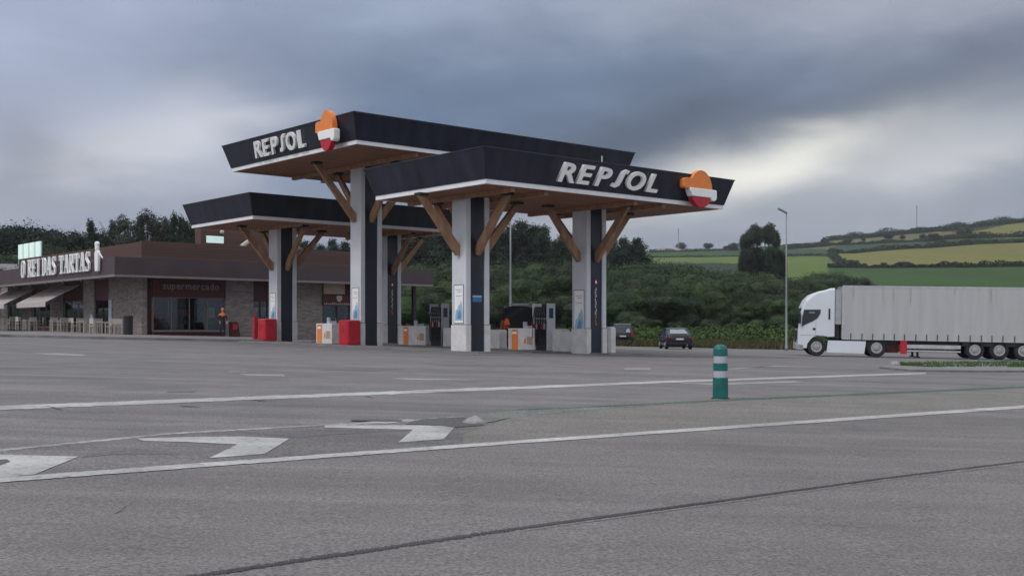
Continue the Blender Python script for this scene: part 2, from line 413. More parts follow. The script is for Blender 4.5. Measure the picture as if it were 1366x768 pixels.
for Y in Ys:
    for px in pxs:
        X=(px-CX)/F*Y; vs.append((X,Y,gz(X,Y)+(-.01 if Y<96 else 0)))
base=len(g.v); g.v+=vs
for j in range(len(Ys)-1):
    for i in range(nx-1):
        px=(pxs[i]+pxs[i+1])/2; Y=(Ys[j]+Ys[j+1])/2; X=(px-CX)/F*Y
        e=(gz(X,Y)-ZC)/Y*F
        k=base+j*nx+i
        g.f.append((k,k+1,k+1+nx,k+nx)); g.m.append(g.mi(zone(px,e,Y)))
structure(g,'ground',fix=False)

def px_surface(name, top, bot, m, up, step=8, kind='structure', rows=1, jag=0, label=None):
    """a sheet on the ground between two photo polylines (top and bottom), cut finely along its length"""
    x0=max(top[0][0],bot[0][0]); x1=min(top[-1][0],bot[-1][0]); n=max(2,int((x1-x0)/step))
    mb=MB(); rng=random.Random(name+str(x0))
    def f(i,j):
        x=x0+(x1-x0)*i; a=interp(top,x); b=interp(bot,x)
        y=b+(a-b)*j
        if jag: y+=rng.uniform(-jag,jag)*(.5+1.0*(x<700))
        return G(x,y,up)
    vs,fs=grid_pts(n,rows,f); mb.add(vs,fs,m)
    o=mb.build(name,fix=False)
    for p in o.data.polygons:
        pass
    if kind: o['kind']=kind
    return o
def ground_sheet(name, m, up, X0, X1, Y0, Y1f, nX=None):
    mb=MB(); xs=sorted(set([X0,-60,17,50,X1]+[X0+i*(X1-X0)/60 for i in range(61)])); xs=[x for x in xs if X0<=x<=X1]
    ysn=24; vs=[]; 
    for x in xs:
        y1=Y1f(x)
        for j in range(ysn+1):
            y=Y0+(y1-Y0)*j/ysn; vs.append((x,y,gz(x,y)+up))
    fs=[(i*(ysn+1)+j,(i+1)*(ysn+1)+j,(i+1)*(ysn+1)+j+1,i*(ysn+1)+j+1) for i in range(len(xs)-1) for j in range(ysn)]
    mb.add(vs,fs,m); return structure(mb,name,fix=False)
def lot_edge(x):
    return interp([(-150,92),(-10,92),(9,90),(14,94),(24,93),(60,90),(150,88)],x)+.5*math.sin(x*.9)+.3*math.sin(x*2.3)
ground_sheet('parking_lot','lot_asphalt',.001,-150,150,-50,lot_edge)
# main road: everything nearer than the edge line
px_surface('road',[(-1500,750),(0,640),(700,590),(1366,541.5),(2600,450+3)],[(-1500,8000),(2600,8000)],'road_asphalt',.012,30,rows=30) if False else None
def px_poly(name, pts, m, up, cell=.5):
    """a flat painted or laid patch given by its photo outline"""
    import bmesh
    w=[G(x,y,up) for x,y in pts]
    me=bpy.data.meshes.new(name); me.from_pydata([tuple(p) for p in w],[],[tuple(range(len(w)))]); me.materials.append(MATS[m]); me.update()
    o=bpy.data.objects.new(name,me); C.objects.link(o); o['kind']='structure'; return o
# road sheet in world terms: half plane on the near side of the edge line
pL=G(0,641); pR=G(1366,541.5); d=(pR-pL).normalized(); nrm=Vector((d.y,-d.x,0))
mb=MB()
def froad(i,j):
    a=-60+i*110; b=j*45
    p=pL+Vector((d.x,d.y,0)).normalized()*a+nrm*b
    return (p.x,p.y,gz(p.x,p.y)+.0028)
vs,fs=grid_pts(220,60,froad); 
mb.add(vs,fs,'road_asphalt'); structure(mb,'road',fix=False)

# hatched island and its paint
px_surface('hatched_area',[(-260,616),(0,601),(231,578),(433,567),(616,557),(650,563)],[(-260,662),(0,641.5),(650,594)],'hatch_asphalt',.0045,5,rows=2)
px_surface('median_strip',[(618,580),(645,570),(683,557),(808,545),(961,535),(1366,517),(1900,495)],[(618,596),(1366,541.8),(1900,503)],'tan_asphalt',.0055,5,rows=3)
def marking(top,bot,m='road_paint',up=.0068,step=8,jag=.25,rows=1): return px_surface('road_marking',top,bot,m,up,step,jag=jag,rows=rows)
marking([(-260,659),(0,638),(683,588.6),(1366,540.8),(1900,502.5)],[(-260,667),(0,644.5),(683,592.8),(1366,544.8),(1900,505.5)],step=9,jag=.18,up=.0072)
marking([(-260,553),(0,541.5),(683,515.8),(900,507.5),(1235,496.7)],[(-260,560),(0,547),(683,519.4),(900,510.2),(1235,498.6)],step=9,jag=.25,up=.0045)
marking([(-260,614),(0,600),(231,577.6),(433,566.5)],[(-260,618),(0,602.6),(231,579.6),(433,568.2)],'faded_paint',.0062,jag=.3)
marking([(433,567.2),(520,561),(560,559.2),(618,555.5)],[(433,570),(520,564),(560,561),(618,557.5)],'faded_paint',.0062,jag=.6)
for pts in ([(-60,606),(0,607.6),(105,610),(46,634),(-30,641)],
            [(183,585.5),(250,583.6),(320,583),(386,586),(353,606.5),(279,612),(317,593.5),(250,590.5),(190,589)],
            [(433,568),(554,567.7),(608,569),(592,586.5),(531,591),(551,573.8),(490,572.5),(433,571)]):
    px_poly('road_marking',pts,'road_paint',.0078)
px_poly('asphalt_patch',[(-10,615),(9,614),(14,617),(0,622),(-15,622)],'patch_asphalt',.0095)
px_poly('asphalt_patch',[(562,560),(616,557),(640,563),(646,568),(608,571),(575,567.5),(540,566.8)],'patch_asphalt',.0095)
px_poly('asphalt_patch',[(468,560.3),(500,560),(537,561),(534,563),(500,562.6),(468,562.3)],'patch_asphalt',.0095)
px_poly('asphalt_patch',[(320,577),(430,573.5),(548,574.5),(430,581),(400,585)],'patch_asphalt2',.006)
px_poly('asphalt_patch',[(240,607),(150,607),(108,611),(118,606),(180,599)],'patch_asphalt2',.006)
for pts in ([(42,470.6),(80,470.8),(114,473),(110,474.6),(60,472.4)],[(318,498.5),(378,499.3),(380,501.6),(330,500.8)],
            [(833,491),(868,491),(868,493),(833,493)],[(520,504),(620,506),(640,507.6),(540,506)],[(305,495),(330,495.6),(328,496.6),(306,496)],
            [(960,494),(1035,487.5),(1060,488),(990,490)],[(885,510),(960,513.5),(1070,509.4),(1060,508),(960,511.4)]):
    px_poly('road_marking',pts,'faded_paint',.004)
for pts in ([(420,494),(470,491),(540,492),(500,495)],[(222,522),(262,521),(258,523),(224,523.6)],[(560,484),(700,487),(690,490),(590,488)]):
    px_poly('asphalt_patch',pts,'hatch_asphalt',.004)
px_surface('road_marking',[(640,553),(683,548.5),(808,539.5),(961,532),(1366,514.2),(1900,492)],[(640,566),(683,557.5),(808,545.5),(961,535.5),(1366,518),(1900,495.5)],'green_paint',.007,5,jag=.3,rows=2)
# tar seam in the lanes, and the pale worn line beside it
px_surface('road_seam',[(150,782.5),(277,765),(420,743.3),(700,702.6),(1000,662),(1183,637),(1366,614.8),(1700,574.2)],
           [(150,788),(277,769.5),(420,748),(700,706),(1000,664.4),(1183,638.8),(1366,616.4),(1700,575.4)],'tar',.0055,1.3,jag=.9,rows=2)
px_surface('road_seam',[(700,708.5),(1000,666.5),(1183,640.3),(1366,618)],[(700,709.2),(1000,667.3),(1183,641.2),(1366,619.2)],'tan_asphalt',.0045,2,jag=.35)

rngc=random.Random(17)
def crack(x,y,dx,dy,n,w=.7):
    top=[];bot=[]; k=[]
    for i in range(n+1):
        k.append((x+dx*i/n+rngc.uniform(-1,1),y+dy*i/n+rngc.uniform(-.9,.9)))
    k.sort(); mb=MB(); vs=[]
    for i,(a,b) in enumerate(k):
        ww=w*math.sin(math.pi*(i+.3)/(n+.6))*rngc.uniform(.5,1.2)
        vs+=[G(a,b-ww*.5,.0052),G(a,b+ww*.5,.0052)]
    mb.add(vs,[(2*i,2*i+1,2*i+3,2*i+2) for i in range(len(k)-1)],'tar'); structure(mb,'road_crack',fix=False)
crack(60,541,24,7,6,1.1); crack(240,541,28,3,6,1.0); crack(330,533,26,2,5,.8); crack(486,528,14,3,4,.8)
crack(150,688,24,-14,7,.8)
px_surface('road_marking',[(690,546.5),(808,541.6),(961,533.4),(1366,515.2),(1900,493)],[(690,548),(808,543.2),(961,535.2),(1366,517.6),(1900,495)],'green_line',.0085,3,jag=.35)
# grassy verge with kerb at the roadside
mb=MB()
def ring(pts,h): return [G(x,y,h) for x,y in pts]
out=[(1173,491.5),(1215,495.5),(1300,496.5),(1420,496.2),(1700,494.5),(1700,482),(1420,483.6),(1300,484),(1215,486.4),(1185,488.6)]
lo=ring(out,-.05); hi=ring(out,.06); n=len(out)
mb.add(lo+hi,[(i,(i+1)%n,(i+1)%n+n,i+n) for i in range(n)]+[tuple(range(n,2*n))],'kerb')
structure(mb,'kerb')
mb=MB(); inn=[(1202,489.5),(1240,491.6),(1300,492),(1420,491.6),(1700,490),(1700,482.6),(1420,484.2),(1300,484.6),(1225,486.6)]
w=ring(inn,.064)
mb.add(w,[tuple(range(len(w)))],'grass_green'); structure(mb,'verge_ground')

# tufts: blades as thin crossed faces
def blades(mb, pts, h, wdt, rng, m):
    vs=[]; fs=[]
    for p in pts:
        hh=h*rng.uniform(.4,1.2); a=rng.uniform(0,6.28); lean=Vector((rng.uniform(-.5,.5),rng.uniform(-.5,.5),0))*hh
        d=Vector((math.cos(a),math.sin(a),0))*wdt*rng.uniform(.6,1.3); k=len(vs)
        vs+=[p-d,p+d,p+lean+Vector((0,0,hh))]; fs.append((k,k+1,k+2))
    mb.add(vs,fs,m)
rng=random.Random(3)
mb=MB(); pts=[]
for i in range(9000):
    x=rng.uniform(1196,1700); y0=interp([(1196,488),(1240,485.4),(1420,483.8),(1700,482)],x); y1=interp([(1196,489.5),(1240,491.8),(1420,491.4),(1700,490)],x)
    p=G(x,rng.uniform(y0,y1),.06)
    if mnoise.noise(p*1.3)>-.25: pts.append(p)
blades(mb,pts,.11,.018,rng,'leaf_weed')
tag(mb.build('grass',fix=False),'green grass tufts along the kerbed verge in front of the truck','grass',kind='stuff')
mb=MB(); pts=[]
for i in range(30000):
    X=rng.uniform(4,75); e=lot_edge(X); Y=e+abs(rng.gauss(0,9))
    if Y<e+34 and X/Y<.56: pts.append(Vector((X,Y,gz(X,Y)-.02)))
blades(mb,pts,.55,.08,rng,'grass_rough')
tag(mb.build('dry_grass',fix=False),'rough brown and green grass on the bank behind the parked cars','grass',kind='stuff')
mb=MB(); rng=random.Random(5)
def leafset(rng, pts, size, flat=.0, nr=None):
    vs=[]; fs=[]
    for ii,p in enumerate(pts):
        nrm=Vector((rng.gauss(0,1),rng.gauss(0,1),rng.gauss(0,1)+flat))
        if nr: nrm=nrm*.42+nr[ii]
        nrm.normalize()
        a=nrm.orthogonal().normalized(); b=nrm.cross(a); t=rng.uniform(0,6.28); a,b=a*math.cos(t)+b*math.sin(t), b*math.cos(t)-a*math.sin(t)
        s=size*rng.uniform(.6,1.4); k=len(vs)
        vs+=[p-a*s, p+b*s*.55, p+a*s, p-b*s*.5]; fs.append((k,k+1,k+2,k+3))
    return vs,fs
pts=[]
for i in range(60000):
    X=rng.uniform(8,78); Y=112+rng.gauss(0,3.2)+2*math.sin(X*.35)
    hgt=1.0+.7*mnoise.noise(Vector((X*.35,Y*.3,1)))+.5*mnoise.noise(Vector((X*1.4,Y,4)))
    k=max(0,1-((Y-112-2*math.sin(X*.35))/8)**2)
    pts.append(Vector((X,Y,gz(X,Y)+rng.uniform(.0,1)**.6*max(.3,hgt*k))))
vs,fs=leafset(rng,pts,.13,.6); mb.add(vs,fs,'leaf_weed')
tag(mb.build('weeds',fix=False),'band of tall green weeds between the dry grass and the thicket','undergrowth',kind='stuff')

# ------------------------------------------------------------------ forecourt
fc=GFC=None
def slab(name, U0,U1,V0,V1,h,m,depth=.3,nu=1,nv=12):
    mb=MB(); vs=[]; 
    def f(i,j):
        U=U0+(U1-U0)*i; V=V0+(V1-V0)*j; p=W(U,V); return (p.x,p.y,gz(p.x,p.y)+h)
    vs,fs=grid_pts(nu,nv,f); mb.add(vs,fs,m)
    # skirt
    bd=[(i/nu,0) for i in range(nu)]+[(1,j/nv) for j in range(nv)]+[(1-i/nu,1) for i in range(nu)]+[(0,1-j/nv) for j in range(nv)]
    tp=[f(*b) for b in bd]; bt=[(x,y,z-depth) for x,y,z in tp]; n=len(tp)
    mb.add(tp+bt,[(i,(i+1)%n,(i+1)%n+n,i+n) for i in range(n)],m)
    return structure(mb,name)
slab('forecourt',-1.2,13.5,.2,33,.015,'apron_concrete',nu=14,nv=33)
QC=3.4
pA=Uat(628,QC)-.24; V1c=13.6; p1=Uat(487,V1c)-.24; V3c=22.9; p3=Uat(375,V3c)-.24
pB=Uat(788,QC)-.24; p3b=Uat(517,V3c)-.24
p1b=10.2
U1m=(pA+p1+p3)/3
slab('pump_island',1.6,4.4,2.4,26.5,.07,'kerb',nu=3,nv=24)
slab('pump_island',8.6,11.4,2.2,26.5,.07,'kerb',nu=3,nv=24)

# ------------------------------------------------------------------ canopies
def frustum(mb,x0,y0,x1,y1,z0,e,z1,m):
    a=[(x0,y0,z0),(x1,y0,z0),(x1,y1,z0),(x0,y1,z0),(x0-e,y0-e,z1),(x1+e,y0-e,z1),(x1+e,y1+e,z1),(x0-e,y1+e,z1)]
    mb.add(a,[(0,3,2,1),(4,5,6,7),(0,1,5,4),(1,2,6,5),(2,3,7,6),(3,0,4,7)],m)
FH=1.07; FE=.32; TR=.17
def canopy(name,U0,V0,L,Mv,z0,cols,label,bs=1.0):
    base=W(U0,V0,0); r=empty(name,base,A,label,'canopy')
    z=z0                              # relative to camera height; children local z = world - base.z = z
    # fascia
    mb=MB(); frustum(mb,0,0,L,Mv,z+TR,FE,z+TR+FH,'navy'); o=mb.build('fascia',r,bevel=.02)
    mb=MB(); e=FE+.02
    for a,b in (((-e,-e),(L+e,-e+.1)),((-e,Mv+e-.1),(L+e,Mv+e)),((-e,-e),(-e+.1,Mv+e)),((L+e-.1,-e),(L+e,Mv+e))):
        mb.box((a[0],a[1],z+TR+FH),(b[0],b[1],z+TR+FH+.035),'navy_edge')
    mb.build('fascia_cap',r)
    mb=MB()
    t=.04
    for a,b in (((t,t),(L-t,t+.1)),((t,Mv-t-.1),(L-t,Mv-t)),((t,t+.1),(t+.1,Mv-t-.1)),((L-t-.1,t+.1),(L-t,Mv-t-.1))):
        mb.box((a[0],a[1],z),(b[0],b[1],z+TR-.002),'trim_white')
    mb.build('trim',r)
    mb=MB(); mb.box((t+.102,t+.102,z-.0),(L-t-.102,Mv-t-.102,z+.1),'wood_soffit')
    mb.build('soffit',r)
    for (p,q) in cols:
        # beams under the soffit through each column line
        bm_=MB(); cu=p-U0+.6; cv=q-V0+.45
        bm_.box((cu-.95,t+.25,z-.16),(cu-.75,Mv-t-.25,z-.001),'wood_brace'); bm_.box((cu+.75,t+.25,z-.16),(cu+.95,Mv-t-.25,z-.001),'wood_brace')
        bm_.build('beam',r)
        gb=gW(p+.6,q+.45)+.07-ZC
        col=MB(); x0,y0=p-U0,q-V0; zt=z-.002; zs=gb+1.05
        col.box((x0+.235,y0+.06,gb-.3),(x0+.965,y0+.84,zt),'navy'); col=col.build('column',r)
        col['label']='tall column with white side panels and navy core'
        for xa,xb in ((0,.24),(.96,1.2)):
            w=MB(); w.box((x0+xa,y0,zs+.012),(x0+xb,y0+.9,zt),'white_panel'); w.build('side_panel',col,bevel=.012)
            w=MB(); w.box((x0+xa-.03*(xa<.5),y0-.03,gb-.35),(x0+xb+.03*(xa>.5),y0+.93,zs-.012),'white_plinth'); w.build('plinth_panel',col,bevel=.012)
            w=MB(); w.box((x0+xa+.01,y0+.01,zs-.013),(x0+xb-.01,y0+.89,zs+.013),'grey_seam'); w.build('joint',col)
        zb=z-2.25*bs-.05; ln=1.85*bs
        cx,cy=x0+.6,y0+.45
        for dx,dy in ((-1,0),(1,0),(0,-1),(0,1)):
            b=MB(); sx=.6 if dx else .45
            a0=Vector((cx+dx*(.6 if dx else 0),cy+dy*(.39 if dy else 0),zb)); a1=Vector((cx+dx*(.6+ln) ,cy+dy*(.39+ln),z-.12))
            if dy: a1.x=cx
            else: a1.y=cy
            side=Vector((-dy,dx,0)); w2=.085
            out=Vector((dx,dy,0))
            pr=[a0+Vector((0,0,.02)), a0+out*.14+Vector((0,0,-.05)), a1+out*.16, a1-out*.17, a0+Vector((0,0,.37))]
            vs=[q_+side*w2 for q_ in pr]+[q_-side*w2 for q_ in pr]; n=5
            b.add(vs,[tuple(range(n)),tuple(range(2*n-1,n-1,-1))]+[(i,i+n,(i+1)%n+n,(i+1)%n) for i in range(n)],'wood_brace')
            b.box((a1.x-.2,a1.y-.2,z-.1),(a1.x+.2,a1.y+.2,z-.002),'dark_frame') 
            b.build('brace',r,bevel=.012)
    return r
Z2=5.32; Z1=7.8; Z3=5.58
L2,M2=13.55,7.15
c2=canopy('low_canopy',0,0,L2,M2,Z2,[(pA,QC),(pB,QC)],'low navy canopy on two columns nearest the road, lettered REPSOL')
L1,M1=16.3,11.2; V1=8.5
c1=canopy('high_canopy',0,V1,L1,M1,Z1,[(p1,V1c),(p1b,V1c)],'tallest navy canopy, raised above and between the two low ones',1.15)
U3,V3=1.2,19.75
c3=canopy('rear_canopy',U3,V3,13.0,7.0,Z3,[(p3,V3c),(p3b,V3c)],'low navy canopy without lettering, beside the restaurant building')

# lettered signs ------------------------------------------------
def repsol_letters(root, hgt, T, target):
    placed=[]
    """six slanted capitals in a row; T places each letter's local frame (x along, y up, z out)"""
    x=0; sh=.22
    for ch in 'REPSOL':
        if ch=='S':
            # the long open S: an upright slanted stroke hooked at both ends
            path=[(.50,.86),(.40,.93),(.30,.85),(.27,.5),(.24,.15),(.14,.07),(.0,.13)]
            path=[(.60,.80),(.56,.93),(.44,.965),(.33,.90),(.28,.72),(.26,.28),(.21,.10),(.10,.035),(-.02,.07),(-.06,.20)]
            th=.105; up=[];dn=[]
            path=[(.60,.865),(.46,.905),(.36,.84),(.335,.65),(.32,.35),(.29,.16),(.19,.095),(.03,.135)]
            for i,(a,b) in enumerate(path):
                d=Vector(path[min(i+1,len(path)-1)])-Vector(path[max(i-1,0)]); d=Vector((-d[1],d[0])).normalized()*th
                up.append((a+d.x,b+d.y)); dn.append((a-d.x,b-d.y))
            vs=[];ext=.06
            for k,(a,b) in enumerate(up+dn[::-1]): pass
            mb=MB(); n=len(path)
            for zz in (-ext,ext):
                for a,b in up: vs.append(((a+sh*(b-.5)+.08)*hgt*.98,b*hgt,zz))
                for a,b in dn: vs.append(((a+sh*(b-.5)+.08)*hgt*.98,b*hgt,zz))
            fs=[]
            for i in range(n-1):
                fs+=[(i,i+1,n+i+1,n+i),(2*n+i,3*n+i,3*n+i+1,2*n+i+1),(i,2*n+i,2*n+i+1,i+1),(n+i,n+i+1,3*n+i+1,3*n+i)]
            fs+=[(0,n,3*n,2*n),(n-1,3*n-1,4*n-1,2*n-1)]
            mb.add(vs,fs,'sign_white'); o=mb.build('letter',root); w=.72*hgt
        else:
            me,w=text_mesh(ch,hgt/.72,.06,'sign_white',bold=.035*hgt,shear=sh,xs=.98 if ch!='O' else .9)
            o=bpy.data.objects.new('letter',me); C.objects.link(o); o.parent=root
        placed.append((o,x)); last=x+w; x+=w+.10*hgt
        if ch=='S': x-=.06*hgt
    k=target/last
    for o,xx in placed: o.matrix_local=T@Matrix.Translation((xx*k,0,0))@Matrix.Diagonal((k,1,1,1))
def emblem(root,T,r=.8):
    def arc(a0,a1,n=20): return [(math.cos(R(a0+(a1-a0)*i/n)),math.sin(R(a0+(a1-a0)*i/n))) for i in range(n+1)]
    org=[p for p in arc(2,150,24)]+[(-1.0,.53),(-1.35,.53),(-1.52,.5),(-1.62,.42),(-1.62,.08),(-1.58,-.0),(-1.45,-.04),(-1.2,-.03),(-1.12,.03),(.99,.03)]
    wht=[(-1.12,.02),(1.3,.02),(1.37,-.03),(1.37,-.42),(1.3,-.54),(1.1,-.6),(.86,-.56),(.8,-.43),(-.93,-.43),(-1.04,-.25),(-1.12,-.15)]
    red=[(math.cos(R(-26)),-.44)]+[p for p in arc(-29,-151,24)]+[(-math.cos(R(-26)),-.44)]
    for nm,poly,m,d in (('emblem_top',org,'orange',.16),('emblem_band',wht,'sign_white',.21),('emblem_base',red,'red',.16)):
        mb=MB(); mb.prism([(a*r,b*r) for a,b in poly],-.1,d,m,'xy'); o=mb.build(nm,root,bevel=.055); o.matrix_local=T
ang=math.atan2(FE,FH)
# sign on low canopy front (faces -V): x along U
zc=Z2+TR
sg=empty('fuel_brand_sign',W(0,0,0),A,'white slanted letters REPSOL on the low canopy fascia facing the road','sign')
def on_front(U,z):                  # point on the sloping front fascia
    off=-FE*(z-zc)/FH; return Vector((U,off,z))
def Tfront(U,z,out=.08):
    p=on_front(U,z)+Vector((0,-out,0)); 
    return Matrix.Translation(p)@Matrix.Rotation(R(90)+ang,4,'X')
us=Uat(744,-.2)
hL=.74
ue=Uat(877,-.2); repsol_letters(sg,hL,Tfront(us,zc+.2,.08),ue-us)
em=empty('fuel_brand_emblem',W(0,0,0),A,'round orange, white and red emblem at the end of the low canopy','emblem')
emblem(em,Matrix.Translation((Uat(933,-.35),-.32,zc+.5))@Matrix.Rotation(R(90),4,'X')@Matrix.Diagonal((.88,1,1,1)),.79)
# sign on tall canopy side (faces -U): reading direction is -V
zc1=Z1+TR
sg2=empty('fuel_brand_sign',W(0,V1,0),A,'white slanted letters REPSOL on the side fascia of the tallest canopy','sign')
RotU=Matrix.Rotation(R(-90),4,'Z')
vs_=Vat(339,-.25)-V1; ve_=Vat(405,-.25)-V1
def Tside(v,z,out=.08):
    return Matrix.Translation((-FE*(z-zc1)/FH-out,v,z))@RotU@Matrix.Rotation(R(90)+ang,4,'X')
repsol_letters(sg2,.76,Tside(vs_,zc1+.18),vs_-ve_)
em2=empty('fuel_brand_emblem',W(0,V1,0),A,'round orange, white and red emblem on the side of the tallest canopy','emblem')
emblem(em2,Matrix.Translation((-.42,Vat(438,-.45)-V1,zc1+.5))@RotU@Matrix.Rotation(R(90),4,'X')@Matrix.Diagonal((.64,1.05,1,1)),.82)
# thin antenna rod on the low canopy roof
mb=MB(); p=W(Uat(803,1.0),1.0,Z2+TR+FH); mb.tube([p,p+Vector((0,0,.55))],.03,'steel_pale'); tag(mb.build('antenna'),'short pale rod standing on the low canopy roof','antenna')

# posters on columns (face -U)
def poster(pu,q,zlo,zhi,lab,w=.62,off=.14):
    r=empty('poster',W(pu,q,0),A,lab,'poster')
    x=-.012
    mb=MB(); mb.box((x,off,zlo),(-.002,off+w,zhi),'grey_seam'); mb.build('frame',r)
    mb=MB(); mb.box((x-.004,off+.03,zlo+.03),(x-.001,off+w-.03,zhi-.03),'sign_white'); mb.build('sheet',r)
    mb=MB(); hh=zhi-zlo; rng=random.Random(lab)
    def yz(l): return [(off+w*(1-a_),zlo+hh*b_) for a_,b_ in l]
    mb.prism(yz([(.12,.08),(.9,.08),(.92,.3),(.84,.52),(.7,.6),(.66,.48),(.52,.5),(.4,.38),(.2,.34),(.14,.2)]),x-.007,x-.0045,'pale_blue','yz')
    mb.prism(yz([(.3,.12),(.76,.12),(.78,.26),(.62,.36),(.42,.28)]),x-.010,x-.0075,'poster_blue','yz')
    mb.build('graphic',r)
    for zz in (.86,.81,.70): mb=MB(); mb.box((x-.007,off+w*.2,zlo+hh*zz),(x-.0045,off+w*(.8 if zz!=.81 else .65),zlo+hh*(zz+.012)),'metal_grey'); mb.build('text_line',r)
poster(pA,QC,.28,1.83,'blue and white poster on the column nearest the road')
poster(pB,QC,-.2,1.78,'tall framed blue poster on the low canopy column behind the white blocks',w=.66)
poster(p1,V1c,.4,2.05,'blue and white poster low on the tallest canopy column')
poster(p3,V3c,.5,2.05,'blue and white poster on the rear canopy column by the restaurant')
# small markers on the navy core of columns
mb=MB(); mb.box((.37,.045,1.15),(.83,.058,1.4),'blue'); mb.box((.37,.040,1.33),(.83,.0445,1.4),'pale_blue')
o=mb.build('notice'); o.location=W(pA,QC,0); o.rotation_euler=(0,0,A); tag(o,'small blue notice on the navy core of the nearest column','notice')
def vertical_sign(pu,q,zt,zb,lab):
    r=empty('vertical_sign',W(pu,q,0),A,lab,'sign')
    mb=MB(); c=.6
    mb.prism([(c+.11*math.cos(t),zt+.17+.13*math.sin(t)) for t in [i*math.pi/8 for i in range(16)]],.040,.058,'tail_red','xz'); mb.build('badge',r)
    mb=MB(); mb.prism([(c+.05*math.cos(t),zt+.17+.07*math.sin(t)) for t in [i*math.pi/6 for i in range(12)]],.030,.0395,'sign_white','xz'); mb.build('badge_centre',r)
    rng=random.Random(1); n=11; dz=(zt-.08-zb)/n
    for i in range(n):
        mb=MB(); z0=zt-.08-i*dz; m='sign_white' if i<8 else 'orange'
        mb.box((c-.04,.045,z0-dz*.72),(c+.04,.0585,z0-dz*.58),m)
        if i%3: mb.box((c-.04,.045,z0-dz*.14),(c+.04,.0585,z0),m)
        mb.box((c-.04 if i%2 else c+.02,.0445,z0-dz*.72),(c-.02 if i%2 else c+.04,.0588,z0),m)
        mb.build('glyph',r)
vertical_sign(pB,QC,1.95,.2,'thin vertical sign with red badge on the navy column nearest the parked cars')
vertical_sign(p3b,V3c,2.5,.9,'thin vertical sign with red badge on the rear column behind the tall one')

# ------------------------------------------------------------------ pump island furniture
def loc(U,V): return Vector((*W(U,V).xy, gW(U,V)+.07))
U2m=pB+.6
def pump(light=True):
    r=empty('fuel_pump',(0,0,0),A)
    mb=MB(); mb.box((-.24,-.42,0),(.24,.42,.95),'dark_frame'); mb.box((-.2,-.40,.95),(.2,.40,2.0),'dark_frame'); mb.build('body',r,bevel=.02)
    for s in (-1,1):
        mb=MB(); mb.box((-.26,s*.44-.03*(s>0)-.02*(s<0),.0),(.26,s*.50,2.15),'white_panel' if light else 'metal_grey'); e=mb.build('end_panel',r,bevel=.025)
        if s<0:
            m2=MB(); m2.box((-.11,-.512,1.5),(.11,-.503,1.9),'screen_blue' if light else 'dark_frame'); m2.box((-.13,-.504,1.47),(.13,-.5005,1.93),'dark_frame'); m2.build('screen',e)
    mb=MB(); mb.box((-.27,-.40,1.42),(-.205,.40,1.5),'metal_grey'); mb.box((-.25,-.36,1.62),(-.205,.36,1.9),'car_glass'); mb.build('display',r)
    for i in range(5):
        y=-.34+i*.17
        mb=MB(); mb.tube([(-.25,y,1.95),(-.34,y+.02,1.5),(-.36,y+.03,.7),(-.3,y+.04,.25),(-.27,y+.05,.75),(-.27,y+.05,1.05)],.02,'rubber',6); mb.build('hose',r,smooth=True)
        mb=MB(); mb.box((-.3,y-.035,.98),(-.24,y+.06,1.22),['steel_pale','red','dark_frame'][i%3]); mb.tube([(-.28,y,1.2),(-.31,y,1.3),(-.25,y,1.38)],.016,'steel_pale',6); mb.build('nozzle',r)
    return r
P0=pump(); P0.location=loc(U2m,Vat(720,U2m-.25)); tag(P0,'fuel pump with white end and blue screen, beside the near orange-fronted cabinet','fuel pump','fuel pumps on the islands')
o=pump(False); o.location=loc(U2m,Vat(581,U2m-.25)); tag(o,'grey-ended fuel pump with many hanging hoses, just past the nearest column','fuel pump','fuel pumps on the islands')
def cabinet(V,label,w=1.85,U=U2m,h=1.0):
    r=empty('service_cabinet',loc(U,V),A,label,'cabinet','white cabinets on the pump islands')
    mb=MB(); mb.box((-.35,-w/2,0),(.35,w/2,h),'white_plinth'); mb.build('body',r,bevel=.03)
    mb=MB(); y=w*.12; mb.box((-.375,y,-.0),(-.352,y+.42,h-.05),'orange'); o=mb.build('bin_front',r,bevel=.01); m2=MB(); m2.box((-.38,y+.06,h-.26),(-.376,y+.36,h-.16),'sign_white'); m2.build('slot',o)
    mb=MB(); mb.box((-.362,-w/2+.12,.25),(-.353,-w/2+.5,.62),'beige'); mb.prism([(-w/2+.56,.3),(-w/2+.72,.3),(-w/2+.68,.5),(-w/2+.6,.56)],-.362,-.353,'orange','yz'); mb.build('sticker',r)
    mb=MB(); mb.box((-.2,-.3,h),(.2,-.05,h+.12),'steel_pale'); mb.tube([(0,.1,h),(0,.1,h+.3)],.1,'reflective'); mb.build('towel_dispenser',r)
cabinet(Vat(695,U2m-.35),'white cabinet with orange bin front, left of the blue-screen pump')
cabinet(Vat(549,U2m-.35),'white cabinet with orange bin front, by the pump past the nearest column',2.4)
cabinet(Vat(433,U1m+.3),'white cabinet with orange bin front behind the tall red container',1.45,U1m+.6)
def block(x,U,wv,lab,h=.95,wu=.5):
    mb=MB(); mb.prism([(-wv/2,0),(wv/2,0),(wv/2,h*.95),(wv/2-.04,h),(-wv/2+.06,h),(-wv/2,h*.93)],-wu/2,wu/2,'white_plinth','yz'); o=mb.build('barrier_block',bevel=.03)
    o.location=loc(U,Vat(x,U-wu/2)); o.rotation_euler=(0,0,A); tag(o,lab,'barrier','white barrier blocks on the pump islands')
block(743,U2m,.62,'white block beside the blue-screen pump, touching its end',1.0)
block(757,U2m,.95,'white block between the pump and the poster column',.9)
block(812,U2m+.85,.3,'slim white block on the car side of the poster column',1.15,.3)
block(597,U2m,.8,'white block partly behind the nearest column, beside the hose pump',.95)
block(659,U2m,.75,'white block just past the nearest column, on the cabinet side',.9)
